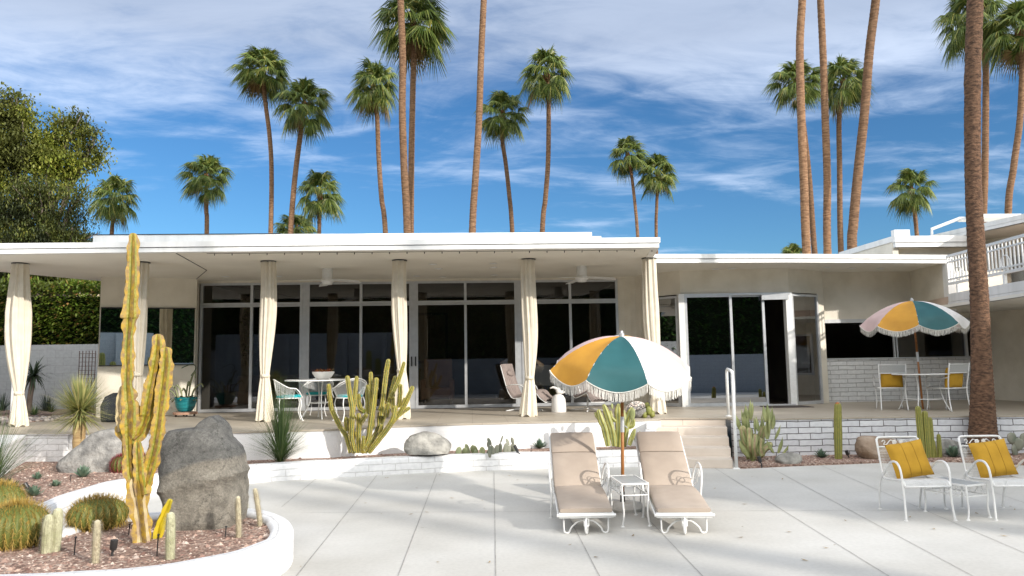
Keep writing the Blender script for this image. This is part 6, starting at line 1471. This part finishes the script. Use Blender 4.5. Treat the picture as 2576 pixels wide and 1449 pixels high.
# ================================================================ GARDEN SPOTLIGHTS AND MARKERS
def spot(base,head,label,z=.2,s=1,Y_=None):
    b0=az(*base,z) if Y_ is None else ay(base[0],base[1],Y_); 
    if Y_: b0.z=z
    root=empty('garden_spotlight',b0,label,'spotlight','black garden spotlights in the gravel'); h=ay(head[0],head[1],b0.y); d=(h-b0); L=d.length; d.normalize(); u=b0+d*L*.38
    b=MB(); b.tube([b0-Vector((0,0,.03)),b0+Vector((0,0,L*.2)),u],.010*s,6); b.build('spike',m_black,root)
    b=MB(); b.tube([u,u+d*L*.1,h],[.020*s,.027*s,.028*s],12); b.build('lamp_housing',m_black,root,smooth=True,auto=40)
spot((282,1400),(288,1358),'black spotlight in front of the golden barrel cactus')
spot((76,1238),(62,1216),'black spotlight between the grey rosettes at left')
spot((690,1140),(688,1128),'black spotlight at the foot of the fine leaved grass tree',s=.8)
spot((1308,1130),(1294,1120),'black spotlight tipped over near the middle of the curb',s=.9,Y_=11.95)
spot((1458,1132),(1461,1112),'black spotlight left of the branching cactus',s=.9,Y_=12.1)
spot((1916,1172),(1908,1148),'black spotlight at the foot of the spear cactus',z=.03,s=1.1)
spot((2135,1152),(2129,1133),'black spotlight right of the single column cactus',z=.03,s=1)
def stake(base,h,label,z=.2,Y_=None):
    b0=az(*base,z) if not Y_ else ay(base[0],base[1],Y_)
    if Y_: b0.z=z
    root=b=MB(); b.tube([b0-Vector((0,0,.02)),b0+Vector((.008,0,h))],.005,6); b.blob(b0+Vector((.008,0,h)),(.011,.011,.008),1,0,8,5); o=b.build('irrigation_stake',m_black,origin=b0); tag(o,label,'stake','thin irrigation stakes in the gravel')
stake((98,1388),.11,'thin black stake left of the woolly pair'); stake((323,1348),.10,'thin black stake left of the tall cactus trunk'); stake((394,1402),.17,'thin black stake left of the white tipped column'); stake((566,1352),.09,'thin black stake right of the boulder foot'); stake((617,1300),.11,'thin black stake beside the greener woolly column'); stake((186,1398),.14,'thin black stake left of the slim column'); stake((176,1213),.09,'thin black stake above the left rosettes'); stake((890,1140),.13,'thin black stake left of the candelabra cactus',Y_=11.9); stake((1335,1128),.12,'thin black stake left of the leafy rosette',Y_=12.0); stake((357,1210),.07,'thin black stake right of the red barrel cactus')

b=MB(); random.seed(77)
for _ in range(70):
    x=random.uniform(-1.5,7); y=random.uniform(6,11.6); a=random.random()*6.28; L_=random.uniform(.012,.035); d=Vector((math.cos(a),math.sin(a),0))*L_; s_=Vector((-d.y,d.x,0))*.35; q=Vector((x,y,.008)); b.q([q-d,q+s_,q+d+Vector((0,0,.006)),q-s_])
o=b.build('fallen_leaves',m_dead); o['kind']='stuff'
# ================================================================ SKY AND SUN
EL=R(21.5); AZ=R(134); BACK_FILL=4.0
w=bpy.data.worlds.new('World'); sc.world=w; w.use_nodes=True; n=w.node_tree; bg=n.nodes['Background']; bg.inputs[1].default_value=.11
sk=N(n,'ShaderNodeTexSky',sky_type='NISHITA'); sk.sun_disc=False; sk.sun_elevation=EL; sk.sun_rotation=AZ; sk.air_density=1.0; sk.dust_density=.15; sk.ozone_density=2.2; sk.altitude=100
hs=N(n,'ShaderNodeHueSaturation'); hs.inputs['Saturation'].default_value=1.12; hs.inputs['Value'].default_value=1.0; n.links.new(sk.outputs[0],hs.inputs['Color'])
gr=mix(n,1,hs.outputs[0],(.365,.565,.715),'MULTIPLY')
tc=N(n,'ShaderNodeTexCoord'); sx=N(n,'ShaderNodeSeparateXYZ'); n.links.new(tc.outputs['Generated'],sx.inputs[0])
def ma(op,a,b=None,c=None):
    o=N(n,'ShaderNodeMath',operation=op)
    for i,v in enumerate((a,b,c)):
        if v is None: continue
        if hasattr(v,'links'): n.links.new(v,o.inputs[i])
        else: o.inputs[i].default_value=v
    return o.outputs[0]
zz=ma('ADD',ma('MAXIMUM',sx.outputs[2],0),.10)
cx=ma('DIVIDE',sx.outputs[0],zz); cy_=ma('DIVIDE',sx.outputs[1],zz)
cb=N(n,'ShaderNodeCombineXYZ'); n.links.new(cx,cb.inputs[0]); n.links.new(cy_,cb.inputs[1])
def cn(scale,sx_,sy_,rot,det,rough,off=0,dist=0):
    mp=N(n,'ShaderNodeMapping'); mp.inputs['Scale'].default_value=(sx_,sy_,1); mp.inputs['Rotation'].default_value=(0,0,R(rot)); mp.inputs['Location'].default_value=(off,off*.7,0); n.links.new(cb.outputs[0],mp.inputs[0])
    t=N(n,'ShaderNodeTexNoise'); t.inputs['Scale'].default_value=scale; t.inputs['Detail'].default_value=det; t.inputs['Roughness'].default_value=rough; t.inputs['Distortion'].default_value=dist; n.links.new(mp.outputs[0],t.inputs[0]); return t.outputs[0]
big=cn(.55,.8,1.3,12,3,.5,5.3,.2); wis=cn(1.3,.75,1.15,-30,9,.58,2.2,.9); fine=cn(4.6,.7,1.4,-38,9,.62,1.3,.6); soft=cn(1.1,.6,1.2,-10,6,.6,9.4,.5)
el=sx.outputs[2]
bias=ramp(n,el,[(.16,(0,0,0)),(.22,(.26,.26,.26)),(.28,(.56,.56,.56)),(.33,(.74,.74,.74)),(.41,(1,1,1))])
nn_=ma('ADD',ma('ADD',ma('MULTIPLY',wis,.55),ma('MULTIPLY',fine,.26)),ma('MULTIPLY',big,.50))   # mean ~ .66
f=ma('ADD',nn_,ma('MULTIPLY',bias,.36))
wm=N(n,'ShaderNodeMapRange',interpolation_type='SMOOTHSTEP'); wm.inputs[1].default_value=.74; wm.inputs[2].default_value=1.02; n.links.new(f,wm.inputs[0])
# brightness inside the cloud: wisps are whiter, the thick veil is lavender grey
vb=ma('MULTIPLY',ma('ADD',ma('MULTIPLY',soft,.5),ma('MULTIPLY',fine,.5)),1)
dark=mix(n,ramp(n,vb,[(.36,(0,0,0)),(.64,(1,1,1))]),(2.75,3.3,4.35),(3.3,3.85,4.9))
ccol=mix(n,ramp(n,el,[(.29,(0,0,0)),(.40,(1,1,1))]),(5.3,6.1,7.5),dark)
bk=N(n,'ShaderNodeMapRange'); bk.inputs[1].default_value=.15; bk.inputs[2].default_value=-.5; bk.inputs[3].default_value=1; bk.inputs[4].default_value=BACK_FILL; n.links.new(sx.outputs[1],bk.inputs[0])  # clouds behind the camera brightened as added fill for facade and soffit
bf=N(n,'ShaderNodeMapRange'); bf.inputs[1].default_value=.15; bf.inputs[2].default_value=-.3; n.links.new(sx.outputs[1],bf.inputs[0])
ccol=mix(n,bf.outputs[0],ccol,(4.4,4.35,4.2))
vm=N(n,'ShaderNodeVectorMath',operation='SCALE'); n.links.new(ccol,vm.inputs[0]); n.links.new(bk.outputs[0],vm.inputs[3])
mask=ma('MULTIPLY',wm.outputs[0],.90)
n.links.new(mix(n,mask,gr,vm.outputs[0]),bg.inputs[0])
sl=bpy.data.lights.new('sun','SUN'); sl.energy=2.9; sl.angle=R(1.0); sl.color=(1,.94,.86); so=bpy.data.objects.new('sun',sl); C.objects.link(so)
sd=Vector((math.sin(AZ)*math.cos(EL),math.cos(AZ)*math.cos(EL),math.sin(EL))); so.rotation_euler=sd.to_track_quat('Z','Y').to_euler(); so.location=(20,-20,20)
vs=sc.view_settings; vs.view_transform='Standard'; vs.look='None'; vs.gamma=1; vs.exposure=.72
sc.render.engine='CYCLES'; cy=sc.cycles; cy.max_bounces=8; cy.diffuse_bounces=5; cy.glossy_bounces=3; cy.transparent_max_bounces=12; cy.transmission_bounces=3; cy.caustics_reflective=False; cy.caustics_refractive=False; cy.use_denoising=True; cy.sample_clamp_indirect=4
